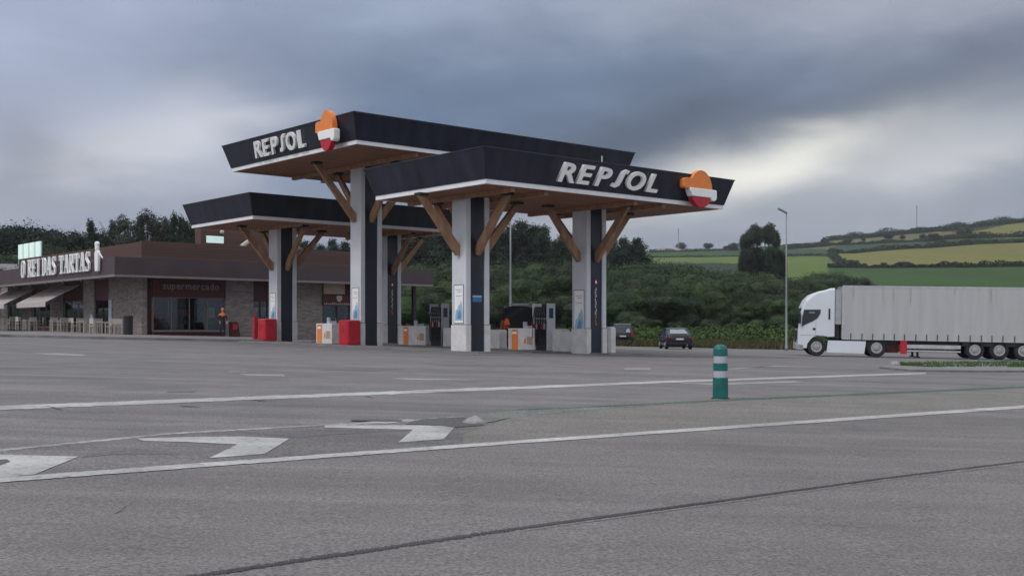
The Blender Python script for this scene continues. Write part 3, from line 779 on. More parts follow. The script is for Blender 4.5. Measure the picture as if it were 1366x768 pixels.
def red_bin(x,U,lab,w=.84,h=1.08):
    r=empty('red_container',loc(U,Vat(x,U-.3)),A,lab,'container','red containers on the pump islands')
    mb=MB(); n=10
    def rr(z,k): 
        pts=[]
        for (sx,sy) in ((1,1),(-1,1),(-1,-1),(1,-1)):
            a0={(1,1):0,(-1,1):90,(-1,-1):180,(1,-1):270}[(sx,sy)]
            for i in range(4):
                t=R(a0+i*30); pts.append(Vector((sx*(.38*k-.12)+.12*math.cos(t), sy*(w/2*k-.12)+.12*math.sin(t), z)))
        return pts
    mb.loft([rr(0,.96),rr(.1,1),rr(h-.1,1),rr(h-.02,.97)],'red'); mb.build('body',r,smooth=False,bevel=.01)
    mb=MB(); mb.loft([rr(h-.02,1.04),rr(h+.05,1.02),rr(h+.1,.8)],'red'); mb.build('lid',r)
    mb=MB(); mb.box((-.395,-.1,h*.55),(-.383,.2,h*.8),'dull_red'); mb.build('plaque',r)
    return r
red_bin(459,U1m-.1,'red container standing beside the tallest canopy column')
red_bin(350,U1m+.3,'red container standing beside the rear canopy column')
mb=MB(); mb.box((-.1,-.12,0),(.1,.12,1.25),'dull_red'); mb.tube([(0,0,1.2),(0,0,1.5),(0,.1,1.55)],.03,'dull_red'); o=mb.build('hose_post',bevel=.02); o.location=loc(U1m+.4,Vat(338,U1m+.3)); o.rotation_euler=(0,0,A)
tag(o,'narrow dark red post beside the rear red container','post')

# ------------------------------------------------------------------ restaurant / shop building
BU,BV=2.6,36.6
bz=W(BU,BV).z
B=empty('restaurant_building',W(BU,BV,0),A,'low stone and brown-clad roadside restaurant with supermarket front','building')
gl=-1.3
def bpart(name,mb,parent=None,**k): return mb.build(name,parent or B,**k)
def lu(x): return Uat(x,BV)-BU
def lv(x): return Vat(x,BU)-BV
# front wall segments (U direction) thickness .35, V from 0 to .35
UE=15.2
def fr(u0,u1,z0,z1,mb,m='stone_wall',y0=0,y1=.35): mb.box((u0,y0,z0),(u1,y1,z1),m)
w0,w1=lu(204),lu(301); d0,d1=lu(338),lu(358); e0,e1=lu(430),lu(470)
mb=MB()
for a,b in ((0,.0+.35),(.75,w0),(w1,d0),(d1,e0),(e1,UE)): fr(a,b,gl,3.4,mb)
fr(w0,w1,gl,-.02,mb,'maroon',.04,.33)
bpart('front_wall',mb)
mb=MB(); fr(.35,.75,gl,3.4,mb,'maroon',.3,.4); bpart('recess_panel',mb)
mb=MB(); fr(w0-.0,w1,2.12,3.4,mb,'maroon',-.03,.33); sb=bpart('sign_board',mb)
# big shop window
def window(parent,u0,u1,z0,z1,n,y=.1,name='shop_window',axis='u',fm='fascia_lip',depth=.08):
    fmb=MB(); t=.05
    def bx(mb,a,b,za,zb,y0,y1,m):
        if axis=='u': mb.box((a,y0,za),(b,y1,zb),m)
        else: mb.box((y0,a,za),(y1,b,zb),m)
    bx(fmb,u0,u1,z0,z0+t,y,y+depth,fm); bx(fmb,u0,u1,z1-t,z1,y,y+depth,fm)
    for i in range(n+1):
        c=u0+(u1-u0)*i/n; a=max(u0,min(u1-t,c-t/2)); bx(fmb,a,a+t,z0+t,z1-t,y,y+depth,fm)
    f=fmb.build(name,parent)
    p=MB(); bx(p,u0+t*.6,u1-t*.6,z0+t*.6,z1-t*.6,y+depth*.4,y+depth*.6,'shop_glass'); p.build('pane',f)
    return f
window(B,w0+.03,w1-.03,-.0,2.12,4)
mb=MB(); mb.box((w0-.02,-.09,-.07),(w1+.02,.0,-.0),'fascia_lip'); bpart('sill',mb)
# shelves and goods behind the glass
sh=MB(); rng=random.Random(2)
for k in range(3):
    u=w0+.5+k*1.5
    for z in (.1,.6,1.1,1.6):
        sh.box((u,1.2,z),(u+1.2,1.7,z+.04),'interior')
bpart('shelves',sh)
sh=MB()
for k in range(3):
    u=w0+.5+k*1.5
    for z in (.14,.64,1.14):
        x=u
        while x<u+1.05:
            ww=rng.uniform(.08,.22); sh.box((x,1.22,z),(x+ww*.9,1.5,z+rng.uniform(.15,.4)),rng.choice(['goods','red','reflective','beige','teal','maroon'])); x+=ww
bpart('shelf_goods',sh)
mb=MB(); mb.box((w0+1.1,.24,.9),(w0+1.15,.26,1.9),'sign_white'); mb.box((w1-1.1,.22,.85),(w1-.65,.235,1.5),'sign_white'); mb.box((w0+.15,.22,.1),(w0+.5,.235,1.0),'red'); mb.box((w0+1.3,.22,.3),(w0+1.9,.235,2.05),'maroon'); bpart('window_poster',mb)
# entrance doors
def door(u0,u1,y=.12,lab='glass'):
    mb=MB(); mb.box((u0,y,2.0),(u1,y+.15,3.4),'maroon'); bpart('door_header',mb)
    for a,b in ((u0,(u0+u1)/2),((u0+u1)/2,u1)):
        f=window(B,a+.01,b-.01,-.7,2.0,1,y,'door',fm='dark_frame')
        m=MB(); m.tube([(b-.12,y-.05,.3),(b-.12,y-.05,.9)],.018,'steel_pale'); m.build('handle',f)
door(d0,d1); door(e0,e1,.1)
mb=MB(); mb.box((e0+.0,-.2,2.55),(lu(458),-.1,3.3),'beige'); bpart('panel_light',mb)
# small crest sign over the second entrance
cs=empty('crest_sign',W(BU,BV,0),A,'dark red sign with pale crest above the far entrance','sign')
mb=MB(); mb.box((e0-.05,-.08,1.75),(e1+.2,.08,2.5),'maroon'); mb.build('board',cs)
mb=MB(); c=(e0+e1)/2+.1; mb.prism([(c-.2,2.45),(c+.2,2.45),(c+.24,2.25),(c+.1,2.03),(c-.1,2.03),(c-.24,2.25)],-.1,-.082,'awning','xz'); mb.build('crest',cs)
rng=random.Random(11); x=e0+.1
while x<e1:
    mb=MB(); mb.box((x,-.1,1.82),(x+.07,-.082,1.82+rng.choice([.09,.09,.13])),'awning'); mb.box((x,-.0995,1.82),(x+.11,-.0815,1.845),'awning'); mb.build('glyph',cs); x+=.16
# left (terrace) wall: V direction, outer face at U=0
VE=26.0
vv=[lv(187),lv(145),lv(125),lv(111),lv(84),lv(67),lv(42),lv(29),lv(2),lv(-12),lv(-40)]
def sd(a,b,z0,z1,mb,m='stone_wall',x0=0,x1=.35): mb.box((x0,min(a,b),z0),(x1,max(a,b),z1),m)
segs=[(0.35,vv[1]),(vv[2],vv[3]),(vv[4]+.0,vv[5]),(vv[6],vv[7]),(vv[8],vv[9]),(vv[10],VE)]
for a,b in segs:
    mb=MB(); sd(a,b,gl,3.4,mb); bpart('stone_pier',mb)
for k,(a,b) in enumerate(((vv[1],vv[2]),(vv[3],vv[4]),(vv[5],vv[6]),(vv[7],vv[8]),(vv[9],vv[10]))):
    mb=MB(); sd(a,b,2.05,3.4,mb,'maroon',.08,.3)
    bpart('header_panel',mb)
    if k: mb=MB(); sd(a,b,gl,.25,mb,'maroon',.06,.3); bpart('sill_panel',mb)
    window(B,a,b,.25 if k else -.6,2.05,2 if k==0 else 3,.12,'door' if k==0 else 'terrace_window','v','dark_frame' if k==0 else 'fascia_lip')
mb=MB(); mb.box((-.05,vv[2]+.1,.6),(-.01,vv[2]+.5,1.1),'pale_blue'); o=bpart('notice_board',mb)
mb=MB(); mb.box((-.06,vv[1]-.62,.3),(-.01,vv[1]-.1,2.0),'reflective'); bpart('menu_board',mb)
# back, end, floor, ceiling
mb=MB(); mb.box((UE-.35,.35,gl),(UE,VE,3.4),'stone_wall'); mb.box((.35,VE-.35,gl),(UE-.35,VE,3.4),'stone_wall'); bpart('rear_wall',mb)
mb=MB(); mb.box((.35,6,-.7),(UE-.35,6.1,3.38),'interior'); bpart('inner_wall',mb)
mb=MB(); mb.box((.352,.352,-.75),(UE-.352,VE-.352,-.62),'interior'); bpart('floor',mb)
# parapet and fascia
mb=MB()
t=.2
mb.box((-.03,-.03,4.0),(UE,t,5.56),'wood_cladding'); mb.box((-.03,t,4.0),(t,VE-4,5.5),'wood_cladding'); mb.box((UE-t,t,4.0),(UE,VE-4,5.5),'wood_cladding'); mb.box((t,VE-4-t,4.0),(UE-t,VE-4,5.5),'wood_cladding')
bpart('parapet',mb)
mb=MB(); mb.box((t,t,4.35),(UE-t,VE-4-t,4.42),'roof_grey'); bpart('roof',mb)
fu0,fu1,fv0=.3-BU,23.9-BU,35.1-BV
mb=MB(); 
mb.box((fu0,fv0,3.36),(fu1,fv0+.15,4.42),'fascia_brown'); mb.box((fu0,fv0+.15,3.36),(fu0+.15,VE+2,4.42),'fascia_brown'); mb.box((fu1-.15,fv0+.15,3.36),(fu1,2.2,4.42),'fascia_brown')
bpart('fascia',mb)
mb=MB(); mb.box((fu0-.02,fv0-.02,3.22),(fu1+.02,fv0+.2,3.358),'fascia_lip'); mb.box((fu0-.02,fv0+.2,3.22),(fu0+.2,VE+2,3.358),'fascia_lip'); bpart('fascia_lip',mb)
mb=MB(); mb.box((fu0+.2,fv0+.2,3.402),(fu1-.15,VE,3.5),'fascia_lip'); bpart('porch_ceiling',mb)
for i,u in enumerate((fu1-.5,fu1-4.5)):
    mb=MB(); mb.box((u,.2,gl-.2),(u+.25,.45,3.4),'dark_frame'); bpart('porch_post',mb)
for i in range(6):
    mb=MB(); v=.5+i*3.2; mb.tube([(fu0-.02,v,3.2),(fu0-.1,v,3.1)],.09,'dark_frame'); bpart('spotlight',mb)
# upper block with a lit window
q=3.5; bu0=Uat(268,BV+q)-BU; bu1=Uat(392,BV+q)-BU
mb=MB(); mb.box((bu0,q,4.4),(bu1,q+.9,7.05),'wood_cladding'); up=bpart('upper_storey',mb)
mb=MB(); a=Uat(275,BV+q)-BU; b=Uat(298,BV+q)-BU; mb.box((a,q-.05,5.95),(b,q-.02,6.42),'glow_glazing'); mb.build('lit_window',up)
mb=MB(); mb.tube([(Uat(322,BV+2.8)-BU,2.8,5.75),(Uat(337,BV+2.8)-BU,2.8,6.35)],.16,'chair_cream'); bpart('roof_duct',mb)
mb=MB(); mb.lathe([(.12,0),(.16,.1),(.12,.22),(.02,.26)],'chair_cream',10,Matrix.Translation((b-.2,q-.2,6.6))); mb.tube([(b-.2,q,6.6),(b-.2,q-.2,6.6)],.03,'dark_frame'); bpart('roof_lamp',mb)
# rooftop skylight in four framed panes; emission stands in for reflected sky
sp=empty('glow_skylight',W(BU,BV,0),A,'four-pane skylight on the restaurant roof above the letters, its sky reflection given as a glow','sign')
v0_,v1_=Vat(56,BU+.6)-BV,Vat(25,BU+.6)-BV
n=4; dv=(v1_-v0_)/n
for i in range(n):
    mb=MB(); mb.box((.5,v0_+(i+.14)*dv,5.62),(.62,v0_+(i+.86)*dv,6.75),'glow_glazing'); mb.build('skylight_pane',sp)
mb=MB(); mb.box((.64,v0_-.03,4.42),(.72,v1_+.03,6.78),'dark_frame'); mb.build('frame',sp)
# letters O REI DAS TARTAS on the side fascia
ls=empty('restaurant_sign',W(.3,BV,0),A,'tall white letters O REI DAS TARTAS along the restaurant roof edge','sign')
def serif(ch):
    """strokes of a condensed serif capital in a unit box: boxes (x0,y0,x1,y1) and slanted strokes"""
    V='v'
    D={'R':([(.1,0,.32,1),(0,0,.42,.07),(0,.93,.42,1),(.32,.9,.7,1),(.32,.45,.7,.54),(.66,.5,.86,.95)],[((.45,.48),(.88,0),.16)]),
       'E':([(.1,0,.32,1),(0,0,.85,.08),(0,.92,.85,1),(.77,.0,.85,.25),(.77,.75,.85,1),(.32,.46,.62,.54)],[]),
       'I':([(.2,0,.44,1),(.05,0,.6,.07),(.05,.93,.6,1)],[]),
       'D':([(.1,0,.32,1),(0,0,.6,.08),(0,.92,.6,1),(.66,.15,.88,.85)],[((.55,.96),(.78,.8),.1),((.55,.04),(.78,.2),.1)]),
       'A':([(.25,.3,.65,.37),(-.05,0,.25,.06),(.6,0,.98,.06)],[((.1,0),(.45,1),.09),((.42,1),(.8,0),.2)]),
       'S':([(.25,.92,.75,1),(.1,.62,.3,.93),(.62,.08,.82,.42),(.15,0,.7,.08),(.1,0,.16,.25),(.74,.75,.8,1)],[((.15,.68),(.75,.36),.2)]),
       'T':([(.33,0,.57,1),(.18,0,.72,.07),(0,.91,.9,1),(0,.72,.07,1),(.83,.72,.9,1)],[]),
       'O':([(.02,.2,.24,.8),(.66,.2,.88,.8)],[((.1,.78),(.32,.98),.12),((.3,.95),(.6,.95),.09),((.58,.98),(.8,.78),.12),((.1,.22),(.32,.02),.12),((.3,.05),(.6,.05),.09),((.58,.02),(.8,.22),.12)])}
    return D[ch]
def add_letter(ch,x,y,w,h,T,parent):
    mb=MB(); bx,sl=serif(ch)
    e=0
    for a,b,c,d_ in bx:
        e+=1; mb.box((x+a*w,y+b*h,-.05),(x+c*w,y+d_*h,.05+e*.002),'sign_white',T)
    for (a,b),(c,d_),t in sl:
        e+=1; p=Vector((a*w,b*h)); q_=Vector((c*w,d_*h)); dd=(q_-p).normalized(); nn=Vector((-dd.y,dd.x))*t*w*.5
        poly=[(x+v.x,y+v.y) for v in (p-nn,q_-nn,q_+nn,p+nn)]
        mb.prism(poly,-.05,.05+e*.002,'sign_white','xy',T)
    mb.build('letter',parent)
va=Vat(29,.2)-BV; vb=Vat(122,.2)-BV
tot=va-vb; txt='O REI DAS TARTAS'
wid={'I':.62,' ':.55}; adv=sum(wid.get(c,1.0) for c in txt); cw=tot/adv
T=Matrix.Translation((-.12,va,3.7))@RotU@Matrix.Rotation(R(90),4,'X'); x=0
for ch in txt:
    if ch!=' ': add_letter(ch,x,0,cw*.92,1.2,T,ls)
    x+=wid.get(ch,1.0)*cw
# white figure cut-out beside the letters
fg=empty('figure_emblem',W(.3,BV,0),A,'white standing cook figure mounted beside the restaurant letters','emblem')
T=Matrix.Translation((-.14,Vat(131,.2)-BV,3.62))@RotU@Matrix.Rotation(R(90),4,'X')
mb=MB(); mb.prism([(-.22,0),(.2,0),(.25,.5),(.3,.95),(.26,1.2),(.1,1.3),(-.14,1.3),(-.3,1.1),(-.27,.7),(-.25,.3)],-.08,.1,'sign_white','xy',T); mb.build('body',fg,bevel=.03)
mb=MB(); mb.prism([(-.13,1.3),(.13,1.3),(.17,1.45),(.15,1.58),(.22,1.66),(.16,1.78),(0,1.82),(-.18,1.77),(-.22,1.66),(-.14,1.58),(-.17,1.45)],-.06,.12,'sign_white','xy',T); mb.build('head',fg,bevel=.03)
mb=MB(); p0=T@Vector((.2,1.25,.05)); p1_=T@Vector((.95,.75,.05)); mb.tube([p0,p1_],.035,'sign_white',6); mb.build('staff',fg)
# supermercado lettering
ss=empty('supermarket_sign',W(BU,BV,0),A,'pale lower-case letters supermercado above the shop window','sign')
x=0; items=[]
for ch in 'supermercado':
    me,w=text_mesh(ch,.62,.015,'fascia_lip',bold=.012); items.append((me,w,x)); x+=w+.07
ua,ub=lu(217),lu(293); k=(ub-ua)/x
for me,w,xx in items:
    o=bpy.data.objects.new('letter',me); C.objects.link(o); o.parent=ss
    o.matrix_local=Matrix.Translation((ua+xx*k,-.05,2.62))@Matrix.Rotation(R(90),4,'X')@Matrix.Diagonal((k,1,1,1))
# awnings
def awning(xa,xb,label):
    va,vb=Vat(xa,BU-.02)-BV,Vat(xb,BU-.02)-BV
    r=empty('awning',W(BU,BV,0),A,label,'awning','pale awnings over the terrace')
    mb=MB(); pr=2.3
    mb.add([(-.02,va,3.15),(-.02,vb,3.15),(-pr,vb,1.95),(-pr,va,1.95),(-.02,va,3.11),(-.02,vb,3.11),(-pr,vb,1.91),(-pr,va,1.91)],[(0,1,2,3),(7,6,5,4),(0,3,7,4),(1,5,6,2),(0,4,5,1),(3,2,6,7)],'awning'); mb.build('canvas',r)
    mb=MB(); y=min(va,vb); n=14; dv=abs(va-vb)/n
    mb.box((-pr-.02,min(va,vb),1.62),(-pr+.0,max(va,vb),1.95),'awning'); mb.build('valance',r)
    mb=MB(); c=(va+vb)/2
    p=lambda f,v:(-.02-f*(pr-.02), v, 3.15-1.2*f+.006)
    mb.add([p(.3,c-.35),p(.3,c+.35),p(.42,c+.3),p(.42,c-.3)],[(0,1,2,3)],'fascia_lip'); mb.build('print',r)
    for v in (va,vb):
        m=MB(); m.tube([(-.05,v,2.2),(-1.2,v,2.05),(-pr,v,1.93)],.025,'dark_frame',6); m.build('arm',r)
awning(106,66,'pale awning over the terrace nearest the restaurant door')
awning(48,8,'pale awning farther along the terrace, cut by the picture edge')
# pavement with kerb round the building
mb=MB()
def fp(i,j):
    a=G(-260+i*(352+260), interp([(-260,449.2),(0,449.2),(120,452),(352,456.6)],-260+i*612)); 
    X=a.x+ (j*22)*(-.25); Y=a.y+j*34
    return (X,Y,gz(X,Y)+.13)
vs,fs=grid_pts(24,8,fp); mb.add(vs,fs,'paving')
structure(mb,'pavement',fix=False)
mb=MB()
k=[fp(i/24,0) for i in range(25)]
lo=[(x,y-.14,z-.3) for x,y,z in k]; hi=[(x,y-.14,z-.0) for x,y,z in k]; bk=[(x,y,z+.002) for x,y,z in k]
vs=lo+hi+bk; n=25
mb.add(vs,[(i,i+1,n+i+1,n+i) for i in range(24)]+[(n+i,n+i+1,2*n+i+1,2*n+i) for i in range(24)],'kerb')
e=[fp(1,j/8) for j in range(9)]; vs=[(x+.01,y,z) for x,y,z in e]+[(x+.01,y,z-.3) for x,y,z in e]
mb.add(vs,[(i,i+1,9+i+1,9+i) for i in range(8)],'kerb')
structure(mb,'kerb',fix=False)

# terrace furniture
def pz(x,y):   # on the paving
    return Vector((x,y,gz(x,y)+.13))
def chair():
    r=empty('terrace_chair',(0,0,0))
    mb=MB(); mb.box((-.22,-.22,.43),(.22,.22,.47),'chair_cream'); mb.build('seat',r,bevel=.01)
    mb=MB()
    mb.box((-.21,.2,.6),(.21,.23,.93),'chair_cream')
    mb.build('backrest',r)
    for sx in (-1,1):
        for sy in (-1,1):
            m=MB(); m.box((sx*.22-.022,sy*.21-.022,0),(sx*.22+.022,sy*.21+.022,.92 if sy>0 else .66),'chair_cream'); m.build('leg',r)
        m=MB(); m.box((sx*.22-.025,-.23,.66),(sx*.22+.025,.2,.69),'chair_cream'); m.build('armrest',r)
    return r
def table():
    r=empty('terrace_table',(0,0,0))
    mb=MB(); mb.box((-.4,-.4,.71),(.4,.4,.75),'chair_cream'); mb.build('tabletop',r,bevel=.01)
    for sx in (-1,1):
        for sy in (-1,1):
            m=MB(); m.box((sx*.36-.03,sy*.36-.03,0),(sx*.36+.03,sy*.36+.03,.71),'chair_cream'); m.build('leg',r)
    return r
ch0=None; tb0=None; rng=random.Random(4)
for i,(x,U) in enumerate([(-24,1.0),(10,1.1),(40,.9),(76,1.0),(116,.9),(140,1.15)]):
    V=Vat(x,U); p=W(U,V)
    if tb0 is None: tb0=table(); t=tb0
    else: t=copy_tree(tb0)
    t.location=pz(p.x,p.y); t.rotation_euler=(0,0,A+rng.uniform(-.15,.15))
    tag(t,'cream square table among the chairs of the terrace','table','tables on the restaurant terrace')
    for k,a in enumerate((0,90,180,270)):
        if (i*4+k)%5==3: continue
        if ch0 is None: ch0=chair(); c=ch0
        else: c=copy_tree(ch0)
        aa=A+R(a)+rng.uniform(-.2,.2); q=Vector((p.x-math.sin(aa)*.68,p.y+math.cos(aa)*.68,0))
        c.location=pz(q.x,q.y); c.rotation_euler=(0,0,aa)
        tag(c,'cream slatted armchair at a terrace table under the restaurant windows','chair','chairs on the restaurant terrace')
for j,x in enumerate((151,157)):
    c=copy_tree(ch0); V=Vat(x,1.3); p=W(1.3,V); c.location=pz(p.x,p.y); c.rotation_euler=(0,0,A+2.8)
    tag(c,['cream chair second from the black bin','cream chair standing right beside the black bin'][j],'chair','chairs on the restaurant terrace')
# black bin
mb=MB(); p=W(1.0,Vat(171,1.0)); mb.lathe([(.25,0),(.27,.05),(.27,.95),(.29,1.0),(.29,1.1),(.22,1.16)],'dark_frame',18); o=mb.build('litter_bin',bevel=.0,smooth=False); o.location=pz(p.x,p.y)
tag(o,'black cylindrical litter bin at the corner of the terrace','bin')
# gas bottle rack: dark red
r=empty('gas_bottle_rack',pz(*W(Uat(314,34.3),34.3).xy),A,'dark red slanted rack against the stone wall beside the person','rack')
mb=MB(); mb.prism([(-.35,0),(.25,0),(.05,.95),(-.35,.95)],-.25,.25,'maroon','xz'); mb.build('case',r,bevel=.03)
mb=MB(); mb.box((-.3,-.27,.45),(.0,-.252,.8),'dull_red'); mb.build('label_plate',r)

# person near the shop window ------------------------------------------------
def person(locn, rz):
    import bmesh
    J={'pelvis':(0,0,.95,.13),'waist':(0,0,1.08,.125),'chest':(0,-.01,1.3,.155),'neck0':(0,0,1.46,.07),'neck':(0,0,1.53,.055),'head':(0,-.015,1.62,.085),'crown':(0,-.01,1.70,.082),
       'lh':(.1,0,.9,.1),'lk':(.115,-.03,.5,.065),'la':(.12,.02,.09,.042),'lt':(.135,-.15,.035,.035),
       'rh':(-.1,0,.9,.1),'rk':(-.12,-.08,.51,.065),'ra':(-.13,.06,.09,.042),'rt':(-.14,-.11,.035,.035),
       'ls':(.18,0,1.41,.065),'le':(.26,.03,1.13,.047),'lw':(.25,-.12,.93,.03),'lp':(.245,-.17,.87,.028),
       'rs':(-.18,0,1.41,.065),'re':(-.27,.02,1.13,.047),'rw':(-.22,-.16,1.0,.03),'rp':(-.2,-.22,.96,.028)}
    E=[('pelvis','waist'),('waist','chest'),('chest','neck0'),('neck0','neck'),('neck','head'),('head','crown'),('pelvis','lh'),('lh','lk'),('lk','la'),('la','lt'),
       ('pelvis','rh'),('rh','rk'),('rk','ra'),('ra','rt'),('chest','ls'),('ls','le'),('le','lw'),('lw','lp'),('chest','rs'),('rs','re'),('re','rw'),('rw','rp')]
    for s,b in (('l',J['lp']),('r',J['rp'])):
        for i,(dx,dy,dz,ln) in enumerate([(-.03,-.3,-.9,.06),(-.01,-.4,-.9,.07),(.01,-.5,-.85,.07),(.03,-.5,-.8,.055),(.05,-.9,-.1,.05)]):
            sx=1 if s=='l' else -1
            a=f'{s}f{i}'; J[a]=(b[0]+(i-1.5)*.018*sx,b[1]-.02,b[2]-.03,.009); c=a+'t'
            J[c]=(J[a][0]+dx*.2,J[a][1]+dy*ln,J[a][2]+dz*ln,.008); E+=[(s+'p',a),(a,c)]
    names=list(J); me=bpy.data.meshes.new('person'); me.from_pydata([J[n][:3] for n in names],[(names.index(a),names.index(b)) for a,b in E],[])
    o=bpy.data.objects.new('person',me); C.objects.link(o)
    sk=o.modifiers.new('skin','SKIN'); sd_=o.modifiers.new('sub','SUBSURF'); sd_.levels=1; sd_.render_levels=1
    for i,n in enumerate(names): me.skin_vertices[0].data[i].radius=(J[n][3],J[n][3]*(.8 if n in('chest','waist','pelvis') else 1))
    me.skin_vertices[0].data[0].use_root=True
    dg=bpy.context.evaluated_depsgraph_get(); dg.update()
    m2=bpy.data.meshes.new_from_object(o.evaluated_get(dg)); o.modifiers.clear(); o.data=m2
    m2.materials.clear()
    for m in ('clothes_dark','hi_vis','skin'): m2.materials.append(MATS[m])
    for p in m2.polygons:
        c=p.center; p.use_smooth=True
        p.material_index=2 if c.z>1.5 or (abs(c.x)>.15 and c.z<.98 and c.z>.75) else (1 if c.z>1.32 else 0)
    o.location=locn; o.rotation_euler=(0,0,rz)
    f=MB(); 
    for sx in (-1,1): f.box((sx*.03-.012,-.1,1.655),(sx*.03+.012,-.092,1.668),'dark_frame')
    f.prism([(-.012,1.63),(.012,1.63),(0,1.66)],-.115,-.09,'skin','xz'); f.box((-.022,-.102,1.597),(.022,-.094,1.605),'tail_red')
    for sx in (-1,1): f.box((sx*.088-.01,-.02,1.62),(sx*.088+.01,.02,1.67),'skin')
    f.build('face',o)
    h=MB(); h.lathe([(.1,1.68),(.1,1.73),(.07,1.78),(.02,1.8)],'hi_vis',14,Matrix.Translation((0,-.01,0))); h.box((-.07,-.18,1.675),(.07,-.08,1.69),'hi_vis'); h.build('cap',o)
    return o
pp=W(Uat(297,34.2),34.2); o=person(pz(pp.x,pp.y),.4)
tag(o,'person in dark clothes with orange cap and shoulders beside the shop window','person')

# ------------------------------------------------------------------ vehicles
def wheel(parent,x,y,r,w,side,name='wheel',rimm='hub'):
    """axle along local y; side = -1 near face outward at -y"""
    T=Matrix.Translation((x,y,r))@Matrix.Rotation(R(90)*(1 if side<0 else -1),4,'X')
    mb=MB(); mb.lathe([(r*.55,-w/2),(r*.93,-w/2),(r,-w/2+.04),(r,w/2-.04),(r*.93,w/2),(r*.55,w/2)],'rubber',28,T); t=mb.build(name,parent,smooth=False)
    mb=MB(); mb.lathe([(r*.02,w/2+.05),(r*.18,w/2+.05),(r*.24,w/2+.012),(r*.45,w/2+.004),(r*.55,w/2+.015),(r*.57,w/2+.012),(r*.6,w/2+.01),(r*.6,w/2-.1)],rimm,24,T); rm=mb.build('rim',t)
    mb=MB(); 
    for i in range(8):
        a=i*math.pi/4; c=T@Vector((r*.36*math.cos(a),r*.36*math.sin(a),w/2+.004)); d=T.to_3x3()@Vector((0,0,.012))
        mb.tube([c-d,c+d],r*.045,'dark_frame',6)
    mb.build('hole',t)
    return t
def car(name,label,cat,Lc,Wc,Hc,prof,cab,bodym,belt,loc_,rz,rw=.33,suv=False):
    """x = forward, y = across. prof: top line of lower body [(x,z)], cab: greenhouse [(x,z)]"""
    r=empty(name,loc_,rz,label,cat)
    hw=Wc/2
    mb=MB(); rings=[]
    xsn=[i*Lc/24 for i in range(25)]
    for x in xsn:
        t=interp(prof,x); end=min(x,Lc-x); k=1-.16*max(0,1-end/.35)**2; zb=.22+.1*max(0,1-end/.5)
        h=hw*k
        rings.append([Vector((x,-h*.93,zb)),Vector((x,-h,zb+.15)),Vector((x,-h,(zb+t)/2)),Vector((x,-h*.97,t-.1)),Vector((x,-h*.88,t)),Vector((x,h*.88,t)),Vector((x,h*.97,t-.1)),Vector((x,h,(zb+t)/2)),Vector((x,h,zb+.15)),Vector((x,h*.93,zb))])
    mb.loft(rings,bodym); b=mb.build('body',r,smooth=True)
    # greenhouse glass
    x0,x1=cab[0][0],cab[-1][0]; mb=MB(); rings=[]
    for i in range(17):
        x=x0+(x1-x0)*i/16; t=interp(cab,x); f=min(1,max(0,(t-belt)/(Hc-belt)))
        rings.append([Vector((x,-hw*.9,belt-.06)),Vector((x,-hw*(.9-.13*f),t)),Vector((x,hw*(.9-.13*f),t)),Vector((x,hw*.9,belt-.06))])
    mb.loft(rings,'car_glass'); mb.build('windows',r,smooth=False)
    # roof + pillars
    mb=MB(); rx=[p[0] for p in cab if p[1]>Hc-.09]; ra,rb=min(rx)-.12,max(rx)+.1; rings=[]
    for i in range(9):
        x=ra+(rb-ra)*i/8; t=interp(cab,x); k=.02
        rings.append([Vector((x,-hw*.785,t-.05)),Vector((x,-hw*.76,t+.015)),Vector((x,0,t+.035)),Vector((x,hw*.76,t+.015)),Vector((x,hw*.785,t-.05))])
    mb.loft(rings,bodym); mb.build('roof',r,smooth=True)
    mb=MB()
    for sy in (-1,1):
        for (xa,za),(xb,zb) in ((cab[0],cab[1]),(cab[-1],cab[-2]),((Lc*.5,belt-.05),(Lc*.5,Hc-.03))):
            mb=MB(); mb.tube([(xa,sy*hw*.885,max(za,belt-.05)),(xb,sy*hw*.785,zb-.01)],.045,bodym,6); mb.build('pillar',r)
    # rear lamps, plate, bumper (rear at x=0)
    zt=interp(prof,.1)
    for sy in (-1,1):
        m=MB()
        if suv: m.box((-.02,sy*hw*.80-.09,zt-.28),(.16,sy*hw*.80+.09,zt+.22),'tail_red')
        else: m.box((-.025,min(sy*hw*.62,sy*hw*.88),zt-.22),(.2,max(sy*hw*.62,sy*hw*.88),zt-.09),'tail_red')
        m.build('tail_lamp',r,bevel=.03)
        m=MB(); m.box((Lc*.66,sy*hw-.02*sy,belt+.0),(Lc*.66+.14,sy*(hw+.16),belt+.15),bodym); m.build('mirror',r,bevel=.03)
    m=MB(); pz_=zt-.32 if not suv else .75
    m.box((-.035,-.26,pz_),(-.01,.26,pz_+.11),'plate'); m.build('number_plate',r)
    m=MB(); m.box((-.03,-hw*.8,.3),(.1,hw*.8,.5),bodym if not suv else 'dark_frame'); m.build('bumper',r,bevel=.04)
    m=MB(); m.tube([(-.04,-.5,.3),(.1,-.5,.3)],.035,'steel_pale'); m.build('exhaust',r)
    for x in (.75,Lc-.85):
        for sy in (-1,1): 
            w=wheel(r,x,sy*(hw-.1),rw,.2,sy)
    return r
p=G(907,466,.006)
sed=car('sedan_car','dark blue sedan seen from behind, parked alone by the grass','car',4.6,1.84,1.46,
    [(0,.92),(.15,1.0),(.9,1.03),(1.4,.98),(3.3,.95),(4.1,.82),(4.6,.6)],[(.45,1.0),(1.35,1.38),(1.8,1.44),(2.5,1.46),(3.0,1.4),(3.75,.98)],'car_dark',.97,(p.x,p.y,p.z),R(90))
p=G(831,461.5,.006)
suvp=[(0,1.0),(.1,1.06),(3.2,1.05),(3.5,1.0),(4.2,.9),(4.5,.7)]
